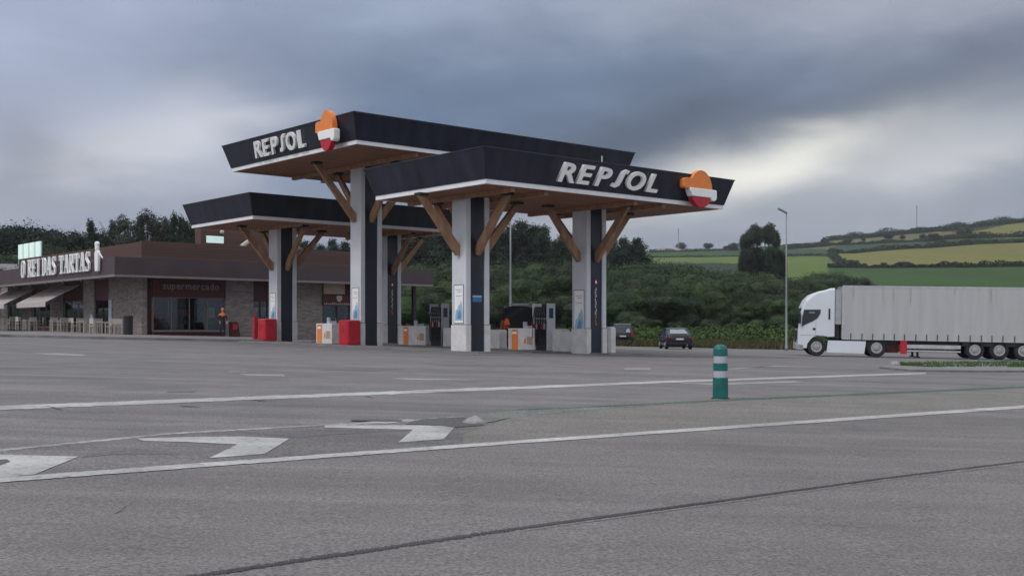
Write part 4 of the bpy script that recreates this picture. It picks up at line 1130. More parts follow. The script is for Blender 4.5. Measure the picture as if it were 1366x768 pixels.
suv=car('suv_car','black SUV with pale roof edge parked behind the last canopy column','car',4.5,1.86,1.75,suvp,[(.1,1.05),(.32,1.66),(.6,1.75),(2.6,1.74),(2.95,1.62),(3.5,1.02)],'car_black',1.03,(p.x,p.y,p.z),R(90),.36,True)
m=MB(); m.add([(.50,-.62,1.075),(.50,.62,1.075),(1.27,.5,1.375),(1.27,-.5,1.375)],[(0,1,2,3)],'glass_sky_painted'); m.build('rear_window',sed)
m=MB(); m.box((.25,-.68,1.775),(.32,.68,1.81),'steel_pale'); m.build('roof_rail',suv)
m=MB(); m.prism([(-.62,1.1),(-.25,1.1),(-.3,1.35),(-.5,1.45)],.06,.1,'pale_blue','yz',None); m.build('sticker',suv)
# dark van with orange markings at the pump, behind the cabinet
pv=W(U2m+2.6,Vat(691,U2m+2.6)); 
van=car('delivery_van','dark van with orange tail marking and roof bar, behind the orange-fronted cabinet','van',4.6,1.9,2.15,[(0,1.1),(.1,1.15),(3.4,1.15),(3.8,1.05),(4.4,.9),(4.6,.7)],[(.06,1.15),(.2,2.05),(.5,2.15),(2.7,2.14),(3.1,1.95),(3.8,1.1)],'car_black',1.1,(pv.x,pv.y,gz(pv.x,pv.y)+.04),R(84),.35,True)
m=MB(); m.box((.3,-.5,2.22),(.42,.5,2.3),'reflective'); m.build('roof_bar',van)
for pl,mm_ in (([(.4,1.22),(.66,1.2),(.7,1.36),(.62,1.55),(.48,1.5)],'hi_vis'),([(.64,1.0),(.9,.98),(.88,1.35),(.74,1.45),(.64,1.2)],'dull_orange'),([(.5,1.02),(.62,1.0),(.6,1.16),(.42,1.16)],'red'),([(.66,1.8),(.8,1.76),(.84,1.95),(.7,2.02)],'maroon')):
    m=MB(); m.prism(pl,-.02,.03,mm_,'yz'); m.build('rear_marking',van)
m=MB(); m.box((3.0,.97,1.2),(3.1,1.2,1.5),'reflective'); m.build('white_mirror',van)

# truck ------------------------------------------------
p=G(1064,474.2); yaw=math.atan2(-.169,.986); pitch=.0185
trk=empty('articulated_truck',(p.x,p.y,p.z+.01),0,'white cab-over truck with long grey curtain-sided trailer','truck',rot=(0,pitch,yaw))
def T_(name,mb,parent=None,**k): return mb.build(name,parent or trk,**k)
cabp=[(.05,.42),(0,.6),(-.02,.9),(0,1.55),(.1,2.3),(.22,2.72),(.40,3.08),(.72,3.38),(1.14,3.53),(1.57,3.62),(1.88,3.72),(2.12,3.73),(2.14,1.08),(1.78,1.06),(1.66,1.1)]
arch=[(1.09+.62*math.cos(R(a)),.50+.62*math.sin(R(a))) for a in range(75,181,15)]
poly=cabp+arch+[(.46,.42)]
mb=MB()
def cabring(y,inset):
    c=Vector((1.1,2.0)); out=[]
    for a,b in poly: 
        out.append(Vector((a+(inset if a<1 else -inset*.3)*(1 if b>.7 else .5),y,b-(inset if b>2.6 else 0))))
    return out
mb.loft([cabring(0,.12),cabring(.06,.03),cabring(.2,0),cabring(2.3,0),cabring(2.44,.03),cabring(2.5,.12)],'truck_white'); cabo=T_('cab',mb)
for p_ in cabo.data.polygons: p_.use_smooth=False
# side window: wedge shape
def plate(poly,y,m,name,parent,t=.012):
    b=MB(); b.prism(poly,y-t,y+t,m,'xz'); return b.build(name,parent)
win=[(.22,1.60),(.24,2.1),(.32,2.52),(1.3,2.54),(1.27,2.3),(1.1,2.06),(.85,1.9),(.5,1.75)]
plate(win,-.004,'car_glass','side_window',cabo,.02)
plate([(.62,2.33),(.95,2.33),(.95,2.40),(.62,2.40)],-.026,'metal_grey','window_decal',cabo,.004)
plate([(1.75,2.0),(1.85,2.0),(1.85,2.6),(1.75,2.6)],-.004,'dark_frame','rear_side_window',cabo,.016)
plate([(.85,1.42),(1.0,1.42),(1.02,1.52),(.86,1.54)],-.01,'dark_frame','door_handle',cabo,.015)
b=MB(); b.box((1.02,-.009,1.15),(1.04,.02,1.9),'truck_grey'); b.box((.1,-.009,1.12),(1.5,.02,1.145),'truck_grey'); b.build('door_seam',cabo)
b=MB(); b.prism([(-.04,1.5),(.06,1.5),(.14,2.2),(.26,2.6),(.16,2.62),(.05,2.3)],.15,2.35,'car_glass','xz'); b.build('windscreen',cabo)
b=MB(); b.prism([(-.05,.75),(-.01,.75),(-.01,1.4),(-.05,1.4)],.25,2.25,'dark_frame','xz'); b.box((-.08,0,.35),(.3,2.5,.6),'truck_grey'); b.build('grille',cabo)
b=MB(); b.box((-.06,.06,.62),(.1,.4,.85),'reflective'); b.build('headlight',cabo)
b=MB(); b.box((-.06,2.1,.62),(.1,2.44,.85),'reflective'); b.build('headlight',cabo)
b=MB(); b.box((.02,-.2,1.75),(.14,-.06,2.35),'dark_frame'); b.box((-.03,-.1,2.3),(.1,.1,2.36),'dark_frame'); b.build('mirror',cabo,bevel=.03)
b=MB(); b.prism([(2.142,1.75),(2.5,1.75),(2.52,3.55),(2.142,3.66)],.1,.16,'truck_grey','xz'); T_('air_deflector',b); b=MB(); b.prism([(2.142,1.75),(2.5,1.75),(2.52,3.55),(2.142,3.66)],2.34,2.4,'truck_grey','xz'); T_('air_deflector',b)
b=MB(); b.box((2.142,.2,1.05),(2.4,2.3,1.7),'dark_frame'); b.box((1.9,.7,.7),(6.2,1.8,1.0),'dark_frame'); T_('chassis',b)
b=MB(); b.prism([(1.68,.2),(3.85,.17),(3.95,.85),(1.75,.86)],.02,.1,'truck_white','xz'); T_('side_skirt',b,bevel=.01)
b=MB(); b.box((1.72,.1,.25),(3.9,.6,.8),'dark_frame'); T_('fuel_tank',b)
b=MB(); b.prism([(3.95+.62+.60*math.cos(R(a)),.48+.60*math.sin(R(a))) for a in range(0,181,15)]+[(3.95+.62+.54*math.cos(R(a)),.48+.54*math.sin(R(a))) for a in range(180,-1,-15)],.05,.6,'dark_frame','xz'); T_('mudguard',b)
for x in (1.09,4.56):
    for y,s in ((.22,-1),(2.28,1)): wheel(trk,x,y,.5,.34,s)
# trailer
tr=empty('trailer',(0,0,0)); tr.parent=trk
tx0,tx1=2.55,16.1
b=MB(); b.box((tx0+.04,.03,1.02),(tx1-.04,2.47,3.8),'truck_grey'); 
def curtain(y,s):
    b=MB(); n=260; vs=[]
    for i in range(n+1):
        x=tx0+.08+(tx1-tx0-.16)*i/n; w=.002*math.sin(x*14)+.005*mnoise.noise(Vector((x*1.7,0,0)))
        for z,k in ((1.0,1.0),(1.5,1.2),(2.4,.9),(3.78,.3)): vs.append((x,y-s*(.02+w*k),z))
    fs=[(i*4+j,(i+1)*4+j,(i+1)*4+j+1,i*4+j+1) for i in range(n) for j in range(3)]
    b.add(vs,fs,'curtain'); return b
mat('grime',(.4,.375,.36),.8)
mat('curtain',(.45,.452,.465),.6,var=.07,scale=1.1,stretch=(2.5,1,.25),detail=8)
b.build('box_frame',tr)
rngs=random.Random(5)
for i in range(14):
    xx=rngs.uniform(tx0+.2,tx1-.3); b2=MB(); hh=rngs.uniform(.15,.9); ww=rngs.uniform(.012,.05); b2.box((xx,-.052,3.76-hh),(xx+ww,-.0505,3.77),'grime'); b2.build('stain',tr)
c=curtain(0,1).build('curtain',tr,smooth=True,fix=False); curtain(2.5,-1).build('curtain',tr,smooth=True,fix=False)
b=MB(); b.box((tx0,-.03,3.78),(tx1,.06,3.87),'steel_pale'); b.box((tx0,2.44,3.78),(tx1,2.53,3.87),'steel_pale'); b.box((tx0,.06,3.81),(tx1,2.44,3.85),'truck_grey'); b.build('roof_rail',tr)
for xa,nm_ in ((tx0-.02,'front_bulkhead'),(tx1-.08,'rear_frame')):
    b=MB(); b.box((xa,-.03,.98),(xa+.1,2.53,3.78),'steel_pale'); b.build(nm_,tr)
b=MB(); b.box((tx0,-.02,.93),(tx1,.05,1.0),'steel_pale'); b.box((4.2,.25,.72),(tx1,.45,.93),'dark_frame'); b.box((4.2,2.05,.72),(tx1,2.25,.93),'dark_frame'); b.box((tx0,.05,.88),(tx1,2.45,.98),'dark_frame'); b.build('bed',tr)
x=3.05
while x<tx1:
    b=MB(); b.box((x-.02,-.055,.95),(x+.02,-.035,1.28),'dark_frame'); b.build('strap',tr); x+=.615+random.Random(x).uniform(-.05,.05)
b=MB(); b.box((5.9,.0,.2),(6.27,.08,.92),'red'); b.build('side_board',tr); b=MB(); b.box((5.15,.35,.25),(5.85,.9,.85),'maroon'); b.build('tool_box',tr)
b=MB(); b.box((6.28,.02,.52),(9.3,.06,.72),'steel_pale'); b.box((6.28,.02,.34),(9.3,.055,.42),'steel_pale') ; b.build('side_guard',tr)
for y in (.4,2.0):
    b=MB(); b.box((6.9,y,.08),(7.02,y+.12,.9),'dark_frame'); b.box((6.82,y-.06,.02),(7.1,y+.18,.08),'dark_frame'); b.build('landing_leg',tr)
for x in (10.1,11.45,12.8):
    for y,s in ((.24,-1),(2.26,1)): wheel(tr,x,y,.49,.38,s)
    b=MB(); b.tube([(x,.3,.49),(x,2.2,.49)],.07,'dark_frame'); b.build('axle',tr)
b=MB(); b.box((9.4,.05,.95-.25),(13.6,.5,.93),'dark_frame'); b.build('mudguard',tr)

kx=.915
def desc(o):
    for c_ in children(o):
        yield c_; yield from desc(c_)
for o in list(desc(trk)):
    if o.type!='MESH': continue
    st=o.name.split('.')[0]; vsx=[v.co.x for v in o.data.vertices]
    if st in ('wheel','rim','hole'):
        cx_=(min(vsx)+max(vsx))/2
        for v in o.data.vertices: v.co.x+=cx_*(kx-1)
    else:
        for v in o.data.vertices: v.co.x*=kx
# ------------------------------------------------------------------ lamps, bollard, stub
def lamp(px,py,Hh,label,Y=None,dirx=-1,off=0):
    if Y: X=(px-CX)/F*Y; q=Vector((X,Y,gz(X,Y)))
    else: q=G(px,py)
    r=empty('street_lamp',q,0,label,'street lamp','lamp posts around the parking area')
    mb=MB(); mb.lathe([(.13,0),(.13,.3),(.085,.35),(.08,3),(.06,Hh*.6),(.045,Hh)],'lamp_metal',12); mb.build('pole',r,smooth=True)
    mb=MB(); T=Matrix.Translation((off-.25,0,Hh+.05))@Matrix.Rotation(R(28),4,'Y'); mb.box((-.45,-.14,-.06),(.35,.14,.07),'metal_grey',T); mb.build('lamp_head',r,bevel=.03)
    return r
lamp(1049,467.3,10.7,'tall grey lamp post just ahead of the truck cab')
lamp(681,0,9.9,'thin lamp post rising behind the dark van under the canopy',Y=80)
r=empty('lane_bollard',G(961,532),0,'dark green plastic bollard with two pale reflective bands','bollard')
mb=MB(); mb.lathe([(.105,0),(.108,.02),(.105,.29),(.098,.302)],'teal',24); mb.lathe([(.098,.395),(.1,.40),(.1,.495),(.098,.50)],'teal',24); mb.lathe([(.098,.598),(.1,.605),(.1,.69),(.085,.73),(.04,.757),(.01,.76)],'teal',24)
mb.build('post',r,smooth=False)
for a,b_ in ((.3,.4),(.498,.6)):
    mb=MB(); mb.lathe([(.094,a),(.0945,a+.001),(.0945,b_-.001),(.094,b_)],'reflective',24); mb.build('reflective_band',r)
mb=MB(); mb.lathe([(.13,-.01),(.13,.012),(.11,.018)],'rubber',20); mb.build('base_ring',r)
# broken bollard stub: lump of pale concrete
mb=MB(); rng=random.Random(9); vs=[]; n=14; 
prof=[(.115,-.01),(.105,.018),(.075,.04),(.045,.055),(.02,.06)]
mb.lathe(prof,'stub_concrete',n); mb.v=[(x*(1+.18*mnoise.noise(Vector((x*9,y*9,z*9))))*1.0,y*1.1,z*(1+.5*mnoise.noise(Vector((x*14,y*14,3))))) for x,y,z in mb.v]
o=mb.build('concrete_stub',smooth=True); o.location=G(632,564.5); tag(o,'low pale lump of broken concrete on the dark patch of the hatched area','stub')
# stone on the verge tip
mb=MB(); mb.lathe([(.16,-.02),(.17,.05),(.12,.12),(.04,.15)],'stub_concrete',9); mb.v=[(x*1.2+.05*mnoise.noise(Vector((x*9,y*9,z*9))),y,z) for x,y,z in mb.v]
o=mb.build('loose_stone'); o.location=G(1194,489.5,.06); tag(o,'small pale stone at the tip of the grassy verge','stone')

# ------------------------------------------------------------------ vegetation
def crown_mesh(name, lobes, nleaf, size, m, seed, core=.72, rough=.35):
    import bmesh
    rng=random.Random(seed); mb=MB()
    pts=[]; nrs=[]
    tot=sum(l[1][0]*l[1][1] for l in lobes)
    for c,rad in lobes:
        c=Vector(c); k=int(nleaf*rad[0]*rad[1]/tot)
        for _ in range(k):
            d=Vector((rng.gauss(0,1),rng.gauss(0,1),rng.gauss(0,1))).normalized()
            q=1+rough*mnoise.noise(d*2.2+c)+.5*rough*mnoise.noise(d*5+c)
            t=rng.uniform(.72,1.06)*q
            if rng.random()<.06: t*=rng.uniform(1.0,1.18)
            pts.append(c+Vector((d.x*rad[0],d.y*rad[0],d.z*rad[1]))*t); nrs.append(d)
        # core
        if core>0:
            bm=bmesh.new(); bmesh.ops.create_icosphere(bm,subdivisions=2,radius=1)
            vs=[]
            for v in bm.verts:
                d=v.co.normalized(); q=core*(1+rough*mnoise.noise(d*2.2+c)+.6*rough*mnoise.noise(d*5+c))
                vs.append(c+Vector((d.x*rad[0],d.y*rad[0],d.z*rad[1]))*q)
            fs=[tuple(v.index for v in f.verts) for f in bm.faces]; bm.free(); mb.add(vs,fs,m)
    vs,fs=leafset(rng,pts,size,.1,nrs); mb.add(vs,fs,m)
    return mb.mesh(name)
def trunk_mesh(h, r0, lean, limbs, seed):
    rng=random.Random(seed); mb=MB()
    top=Vector((lean[0],lean[1],h)); mid=top*.5+Vector((rng.uniform(-.1,.1)*h*.3,0,0))
    mb.tube([(0,0,-.6),mid*.5,mid,top],[r0*1.3,r0,r0*.8,r0*.35],'bark',7)
    for i in range(limbs):
        f=rng.uniform(.45,.78); a=rng.uniform(0,6.28); b0=mid.lerp(top,max(0,(f-.5)*2)) if f>.5 else mid*f*2
        mb.tube([b0,b0+Vector((math.cos(a),math.sin(a),.8))*h*.12,b0+Vector((math.cos(a),math.sin(a),1.1))*h*.22],[r0*.4,r0*.25,r0*.1],'bark',5)
    return mb.mesh('trunk')
HT={}
def variants(kind,n):
    out=[]
    for s in range(n):
        rng=random.Random(kind+str(s))
        if kind=='bushy':      # unit tree ~ 6 m tall
            lobes=[((0,0,3.2),(2.3,2.3))]+[((rng.uniform(-1.9,1.9),rng.uniform(-1.9,1.9),rng.uniform(1.6,4.6)),(rng.uniform(1.0,1.6),rng.uniform(.9,1.4))) for _ in range(9)]
            cm=crown_mesh('crown',lobes,9500,.085,'leaf_shrub',s,.8,.28); tm=trunk_mesh(3.2,.16,(0.1,0),4,s)
        elif kind=='broad':    # 13 m rounded tree
            lobes=[((0,0,8.0),(3.6,3.6))]+[((rng.uniform(-3.4,3.4),rng.uniform(-3,3),rng.uniform(5,11)),(rng.uniform(1.4,2.3),rng.uniform(1.3,2.1))) for _ in range(9)]
            cm=crown_mesh('crown',lobes,11000,.15,'leaf_pine',s,.72,.4); tm=trunk_mesh(8,.3,(0.2,0),5,s)
        elif kind=='pine':     # 16 m
            lobes=[]
            for i in range(9):
                z=4.5+i*1.25; rr=2.5*(1-(i/9.5)**1.6)+.35; a=rng.uniform(0,6.28)
                lobes.append(((math.cos(a)*rr*.3,math.sin(a)*rr*.3,z),(rr,1.15)))
            cm=crown_mesh('crown',lobes,9000,.15,'leaf_pine',s,.6,.55); tm=trunk_mesh(13.5,.22,(0,0),5,s)
        elif kind=='slender':  # open eucalyptus-like, 14 m, gaps
            lobes=[]
            for i in range(11):
                z=rng.uniform(5.0,13.0); a=rng.uniform(0,6.28); q=1.5*(1-abs(z-9)/7)
                lobes.append(((math.cos(a)*q,math.sin(a)*q,z),(rng.uniform(.7,1.25),rng.uniform(.8,1.3))))
            lobes.append(((0,0,13.2),(.6,1.1)))
            cm=crown_mesh('crown',lobes,5500,.12,'leaf_euc',s,.35,.6); tm=trunk_mesh(13.2,.18,(.3,0),9,s)
        elif kind=='umbrella': # broad clump on bare stems, 12 m
            lobes=[((rng.uniform(-1.6,1.6),rng.uniform(-1.6,1.6),rng.uniform(10.2,11.6)),(rng.uniform(1.1,1.7),rng.uniform(.8,1.1))) for _ in range(6)]
            cm=crown_mesh('crown',lobes,6000,.13,'leaf_euc',s,.5,.5); tm=trunk_mesh(10.5,.24,(.2,0),6,s)
        elif kind=='far':      # hedge tree
            lobes=[((0,0,2.6),(2.3,2.1))]+[((rng.uniform(-1.5,1.5),rng.uniform(-1,1),rng.uniform(1.5,4)),(1.3,1.1)) for _ in range(4)]
            cm=crown_mesh('crown',lobes,2000,.2,'leaf_hedge',s); tm=trunk_mesh(2.5,.2,(0,0),2,s)
        out.append((cm,tm)); HT[kind]=min(HT.get(kind,1e9),max(v.co.z for v in cm.vertices)*.97)
    return out
VAR={'bushy':variants('bushy',6),'broad':variants('broad',4),'pine':variants('pine',4),'slender':variants('slender',4),'umbrella':variants('umbrella',3),'far':variants('far',3)}
trg=random.Random(21)
def tree(kind,px,Y,ypx,name,label,group,wide=1.0,cat='tree'):
    """a tree whose foot stands at distance Y and whose top reaches the photo's height ypx"""
    X=(px-CX)/F*Y; z0=gz(X,Y); top=ZC+(HY-ypx)/F*Y
    s=max(.25,(top-z0)/HT[kind]); cm,tm=trg.choice(VAR[kind])
    r=empty(name,(X,Y,z0),trg.uniform(0,6.28),label,cat,group); r.scale=(s*wide,s*wide,s)
    a=bpy.data.objects.new('trunk',tm); C.objects.link(a); a.parent=r
    b=bpy.data.objects.new('crown',cm); C.objects.link(b); b.parent=r
    return r
rg=random.Random(8)
TT=[(640,352),(760,348),(830,348),(862,347),(900,350),(950,353),(1000,356),(1050,364),(1100,368),(1130,378),(1180,384),(1400,390)]
g1='bushy trees of the thicket behind the parking area'
l1='dark green bushy tree in the dense thicket behind the parking area'
x=520
while x<1190:
    for Y,dy in ((128,38),(147,20),(168,5),(190,-1)):
        if Y==128 and x>1150: continue
        tree('bushy',x+rg.uniform(-8,8)+{128:0,147:11,168:5,190:-9}[Y],Y+rg.uniform(-5,5),interp(TT,x)+dy+rg.uniform(-9,13)*(1 if Y<180 else .4),'thicket_tree',l1,g1,rg.uniform(.95,1.5))
    x+=27
x=1130
while x<1420:
    tree('bushy',x+rg.uniform(-6,6),150+rg.uniform(-6,6),interp([(1130,386),(1250,396),(1420,398)],x)+rg.uniform(-5,4),'thicket_tree',l1,g1,1.2); x+=24
# brighter low bushes in front
for x,yy in ((838,412),(852,418),(945,424),(1010,424),(1038,418),(1080,426),(870,424),(905,428),(975,430)):
    t=tree('bushy',x,117+rg.uniform(-2,2),yy,'low_bush','low pale green bush at the foot of the thicket','low bushes at the foot of the thicket',1.5,'bush')
# dark wood behind the canopies
x=398
TW=[(398,322),(420,320),(440,322),(470,326),(520,305),(560,300),(640,300),(700,297),(735,303),(760,314),(800,318),(832,312),(850,330),(862,342)]
while x<866:
    for Y in (205,232):
        tree('pine',x+rg.uniform(-5,5)+(8 if Y>210 else 0),Y+rg.uniform(-6,6),interp(TW,x)+rg.uniform(-3,8)+(0 if Y>210 else 10),'dark_pine','tall dark conifer in the wood beyond the canopies','conifers of the dark wood',rg.uniform(1.0,1.5))
    x+=17
# trees left of the building
TL=[(-40,312),(0,304),(22,294),(45,299),(70,308),(90,303),(110,308),(120,292),(135,306),(150,289),(163,290),(176,292),(190,279),(205,282),(222,283),(240,284),(262,290)]
for x in (-45,-25,-8,8,22,36,50):
    tree('broad',x,150+rg.uniform(-6,6),interp(TL,x)+rg.uniform(-1,4),'rounded_tree','dark rounded tree rising beyond the awnings','rounded trees beyond the terrace',1.0)
for x,k in ((64,'broad'),(80,'broad'),(96,'slender'),(112,'broad'),(122,'pine'),(137,'slender'),(150,'pine'),(163,'slender'),(170,'slender'),(178,'slender'),(188,'pine'),(196,'slender'),(204,'slender'),(213,'slender'),(222,'pine'),(231,'pine'),(240,'pine'),(249,'pine'),(258,'pine'),(270,'pine')):
    nm={'broad':('rounded_tree','dark rounded tree rising beyond the roof letters','rounded trees beyond the letters'),'slender':('slender_tree','slender open-crowned tree showing sky through it beyond the parapet','slender trees beyond the restaurant'),'pine':('roof_side_pine','dark pointed conifer in the row beyond the restaurant roof','conifers beyond the restaurant roof')}[k]
    tree(k,x,138+rg.uniform(-8,8),interp(TL,x)+rg.uniform(-3,10),nm[0],nm[1],nm[2],{'pine':.58,'slender':.85,'broad':.8}[k])
x=-60
while x<270:
    tree('bushy',x,125+rg.uniform(-3,3),328+rg.uniform(-4,6)+(6 if x<60 else 0),'background_shrub','mid green shrub in the row seen just over the restaurant roof','shrubs behind the restaurant',1.1,'shrub'); x+=20
# tall clump on the hillside
for x,yy in ((993,311),(1002,303),(1010,300),(1026,299),(1035,307)):
    tree('umbrella',x,215+rg.uniform(-4,4),yy,'tall_clump_tree','tall bare-stemmed tree in the clump rising above the hillside fields','trees of the tall hillside clump',.52)
for x,yy in ((994,330),(1001,326),(1008,325),(1016,327),(1024,325),(1031,327),(1038,331)):
    tree('broad',x,208+rg.uniform(-4,4),yy,'clump_shrub','dark tree filling the lower part of the tall hillside clump','lower trees of the hillside clump',.4)
for x,yy,Y in ((1085,362,195),(1098,364,200),(1110,361,205),(1120,366,200),(1132,369,195),(1145,373,200),(1158,377,195),(1172,381,190),(1104,366,182),(1128,372,180)):
    tree('bushy',x,Y,yy,'thicket_tree',l1,g1,1.3)
# hedges across the hillside: long leafy banks
def on_hill(px,ypx):
    """hillside point seen at a photo pixel"""
    e=HY-ypx; E=interp(EP,px); k=min(.999,e/E)
    tab=[(b,a) for a,b in GR]; Y=interp(tab,k); X=(px-CX)/F*Y
    return Vector((X,Y,gz(X,Y)))
def hedge(pts,h,label,dens=1.0,w=1.6,seed=1):
    h*=.62; w*=.7
    rng=random.Random(seed); P=[on_hill(*p) for p in pts]; ps=[]; L=sum((b-a).length for a,b in zip(P,P[1:]))
    n=int(L*h*9.0*dens); ps=[]
    for a,b in zip(P,P[1:]):
        k=int(n*(b-a).length/L)
        for _ in range(k):
            t=rng.random(); q=a.lerp(b,t); hh=h*(.75+.7*mnoise.noise(Vector((q.x*.06,q.y*.05,seed)))+.45*mnoise.noise(Vector((q.x*.25,q.y*.2,seed))))
            hh=max(.6,hh)
            x=q.x+rng.gauss(0,w*.35); y=q.y+rng.gauss(0,w*.7)
            ps.append(Vector((x,y,gz(x,y)+hh*rng.random()**.7)))
    mb=MB(); vs,fs=leafset(rng,ps,.5); mb.add(vs,fs,'leaf_hedge')
    # solid heart of the hedge
    nseg=max(2,int(L/5)); ring=[]
    cum=[0]
    for a,b in zip(P,P[1:]): cum.append(cum[-1]+(b-a).length)
    def at(d_):
        for i in range(len(P)-1):
            if d_<=cum[i+1]+1e-6: return P[i].lerp(P[i+1],(d_-cum[i])/(cum[i+1]-cum[i]))
        return P[-1]
    for i in range(nseg+1):
        q=at(L*i/nseg); hh=max(.5,h*.62*(.8+.7*mnoise.noise(Vector((q.x*.06,q.y*.05,seed))))); z=gz(q.x,q.y)
        ring.append([Vector((q.x,q.y-w*.5,z-.4)),Vector((q.x,q.y-w*.45,z+hh*.8)),Vector((q.x,q.y,z+hh)),Vector((q.x,q.y+w*.5,z+hh*.7)),Vector((q.x,q.y+w*.5,z-.4))])
    mb.loft(ring,'leaf_hedge')
    tag(mb.build('hedge',fix=False),label,'hedge','hedges between the hillside fields')
hedge([(1105,357),(1160,357.5),(1220,357),(1290,357),(1366,355.5),(1480,354)],4.2,'dark hedge between the green field and the large hay field',seed=1)
hedge([(1105,337.5),(1140,338),(1170,335),(1240,331),(1300,326),(1366,323.5),(1480,318)],5,'dark hedge along the upper edge of the large hay field',seed=2)
hedge([(1108,341),(1116,348),(1126,354),(1142,356)],5,'short curved hedge at the narrow end of the large hay field',w=4,seed=3)
hedge([(1050,328),(1105,327.5),(1160,325.5),(1235,322.5)],3.5,'thin hedge above the blue-green strip of field',seed=4)
hedge([(1105,321),(1160,317.2),(1200,313.5),(1260,308),(1310,302),(1366,296.5),(1500,286)],8,'long dark wooded hedge along the ridge of the hill',dens=1.2,w=7,seed=5)
hedge([(870,343.5),(940,343),(990,342)],2.2,'low hedge over the light green field beside the dark wood',seed=6)
hedge([(1048,341.5),(1080,341),(1108,341)],2.6,'low hedge over the light green field beyond the lamp post',seed=7)
hedge([(866,337),(920,335.5),(985,333.5)],4.5,'hedge near the crest between the dark wood and the tall clump',w=4,seed=8)
hedge([(1045,333),(1075,331),(1108,328)],6,'hedge near the crest just beyond the lamp post',w=4,seed=9)
hedge([(1235,322),(1270,319),(1320,317.5),(1366,316),(1480,312)],6,'dark hedge below the small upper hay field',w=5,seed=10)
for x,yy,yb in ((1185,311,320),(1204,314,320),(1232,312,321),(1245,312,321),(1283,304,316),(1290,303,315),(1152,316,322),(945,324,333),(968,328,334),(978,325,334),(1072,326,331),(1090,322,329),(1100,317,328),(909,323,334),(1130,318,326)):
    b=on_hill(x,yb); s=(yb-yy)*b.y/F/HT['far']
    cm,tm=trg.choice(VAR['far']); r=empty('hillside_tree',b,trg.uniform(0,6),'small round dark tree standing in the field hedges of the hill','tree','lone trees on the hillside'); w_=trg.uniform(1.0,2.0); s*=trg.uniform(.8,1.15); r.scale=(s*w_,s*w_,s)
    a=bpy.data.objects.new('trunk',tm); C.objects.link(a); a.parent=r
    c=bpy.data.objects.new('crown',cm); C.objects.link(c); c.parent=r
# masts
def mast(px,yb,yt,label):
    b=on_hill(px,yb); hgt=(yb-yt)*b.y/F; r=empty('radio_mast',b,0,label,'mast')
    mb=MB(); w=.55
    for i in range(3):
        a=i*2.09; mb.tube([(w*math.cos(a),w*math.sin(a),-2),(w*.5*math.cos(a),w*.5*math.sin(a),hgt)],.09,'metal_grey',4)
    n=14
    for k in range(n):
        for i in range(3):
            a=i*2.09; c=(i+1)*2.09; z=hgt*k/n; z2=hgt*(k+1)/n; mb.tube([(w*.75*math.cos(a),w*.75*math.sin(a),z),(w*.75*math.cos(c),w*.75*math.sin(c),z2)],.05,'metal_grey',3)
    mb.build('lattice',r,fix=False)
    mb=MB(); mb.tube([(0,0,hgt*.82),(0,0,hgt*1.02)],.35,'metal_grey',8); mb.build('antenna',r)
mast(1223,306,275,'taller thin radio mast on the ridge above the hay fields')
mast(905,336,305,'short faint radio mast on the crest beside the dark wood')
# houses
def house(px,Y,yr,wd_,label,dx=0):
    X=(px-CX)/F*Y; zt=ZC+(HY-yr)/F*Y; z0=gz(X,Y); r=empty('house',(X,Y,z0),.35+dx,label,'house'); h=zt-z0
    mb=MB(); mb.box((-wd_/2,-3.5,-1),(wd_/2,3.5,h-1.8),'house_wall'); mb.build('wall',r)
    mb=MB(); mb.prism([(-3.9,h-1.9),(3.9,h-1.9),(0,h)],-wd_/2-.4,wd_/2+.4,'roof_grey','yz'); ro=mb.build('roof',r)
    mb=MB(); mb.box((wd_*.2,.3,h-1.2),(wd_*.2+.6,.9,h+.5),'house_wall'); mb.build('chimney',ro)
    for s in (-1,1):
        mb=MB(); mb.box((s*wd_*.25-.5,-3.56,h-3.6),(s*wd_*.25+.5,-3.502,h-2.5),'car_glass'); mb.build('window',r)
house(692,176,375,8,'house with pale grey roof half hidden in the thicket behind the pump',.1)
house(733,180,377,6,'smaller grey-roofed house in the thicket nearer the poster column',.9)
house(13,120,352,4,'small white building glimpsed beyond the terrace awnings')

# ------------------------------------------------------------------ sky, sun
wd=bpy.data.worlds.new('World'); scn.world=wd; wd.use_nodes=True; nt=wd.node_tree; n=nt.nodes; l=nt.links
bg=n['Background']
sky=n.new('ShaderNodeTexSky'); sky.sky_type='NISHITA'; sky.sun_disc=False
SUN_EL,SUN_AZ=48,-130      # azimuth measured clockwise from +Y (view direction)
sky.sun_elevation=R(SUN_EL); sky.sun_rotation=R(SUN_AZ); sky.air_density=1.2; sky.dust_density=2
tc=n.new('ShaderNodeTexCoord'); sep=n.new('ShaderNodeSeparateXYZ'); l.new(tc.outputs['Generated'],sep.inputs[0])
def mth(op,a,b=None,c=None,clamp=False):
    k=n.new('ShaderNodeMath'); k.operation=op; k.use_clamp=clamp
    for i,v in enumerate((a,b,c)):
        if v is None: continue
        if isinstance(v,(int,float)): k.inputs[i].default_value=v
        else: l.new(v,k.inputs[i])
    return k.outputs[0]
az=mth('MULTIPLY',mth('ARCTAN2',sep.outputs[0],sep.outputs[1]),57.2958)     # degrees, + to the east side
el=mth('MULTIPLY',mth('ARCSINE',sep.outputs[2]),57.2958)
cb=n.new('ShaderNodeCombineXYZ'); l.new(mth('MULTIPLY',az,.045),cb.inputs[0]); l.new(mth('MULTIPLY',el,.11),cb.inputs[1])
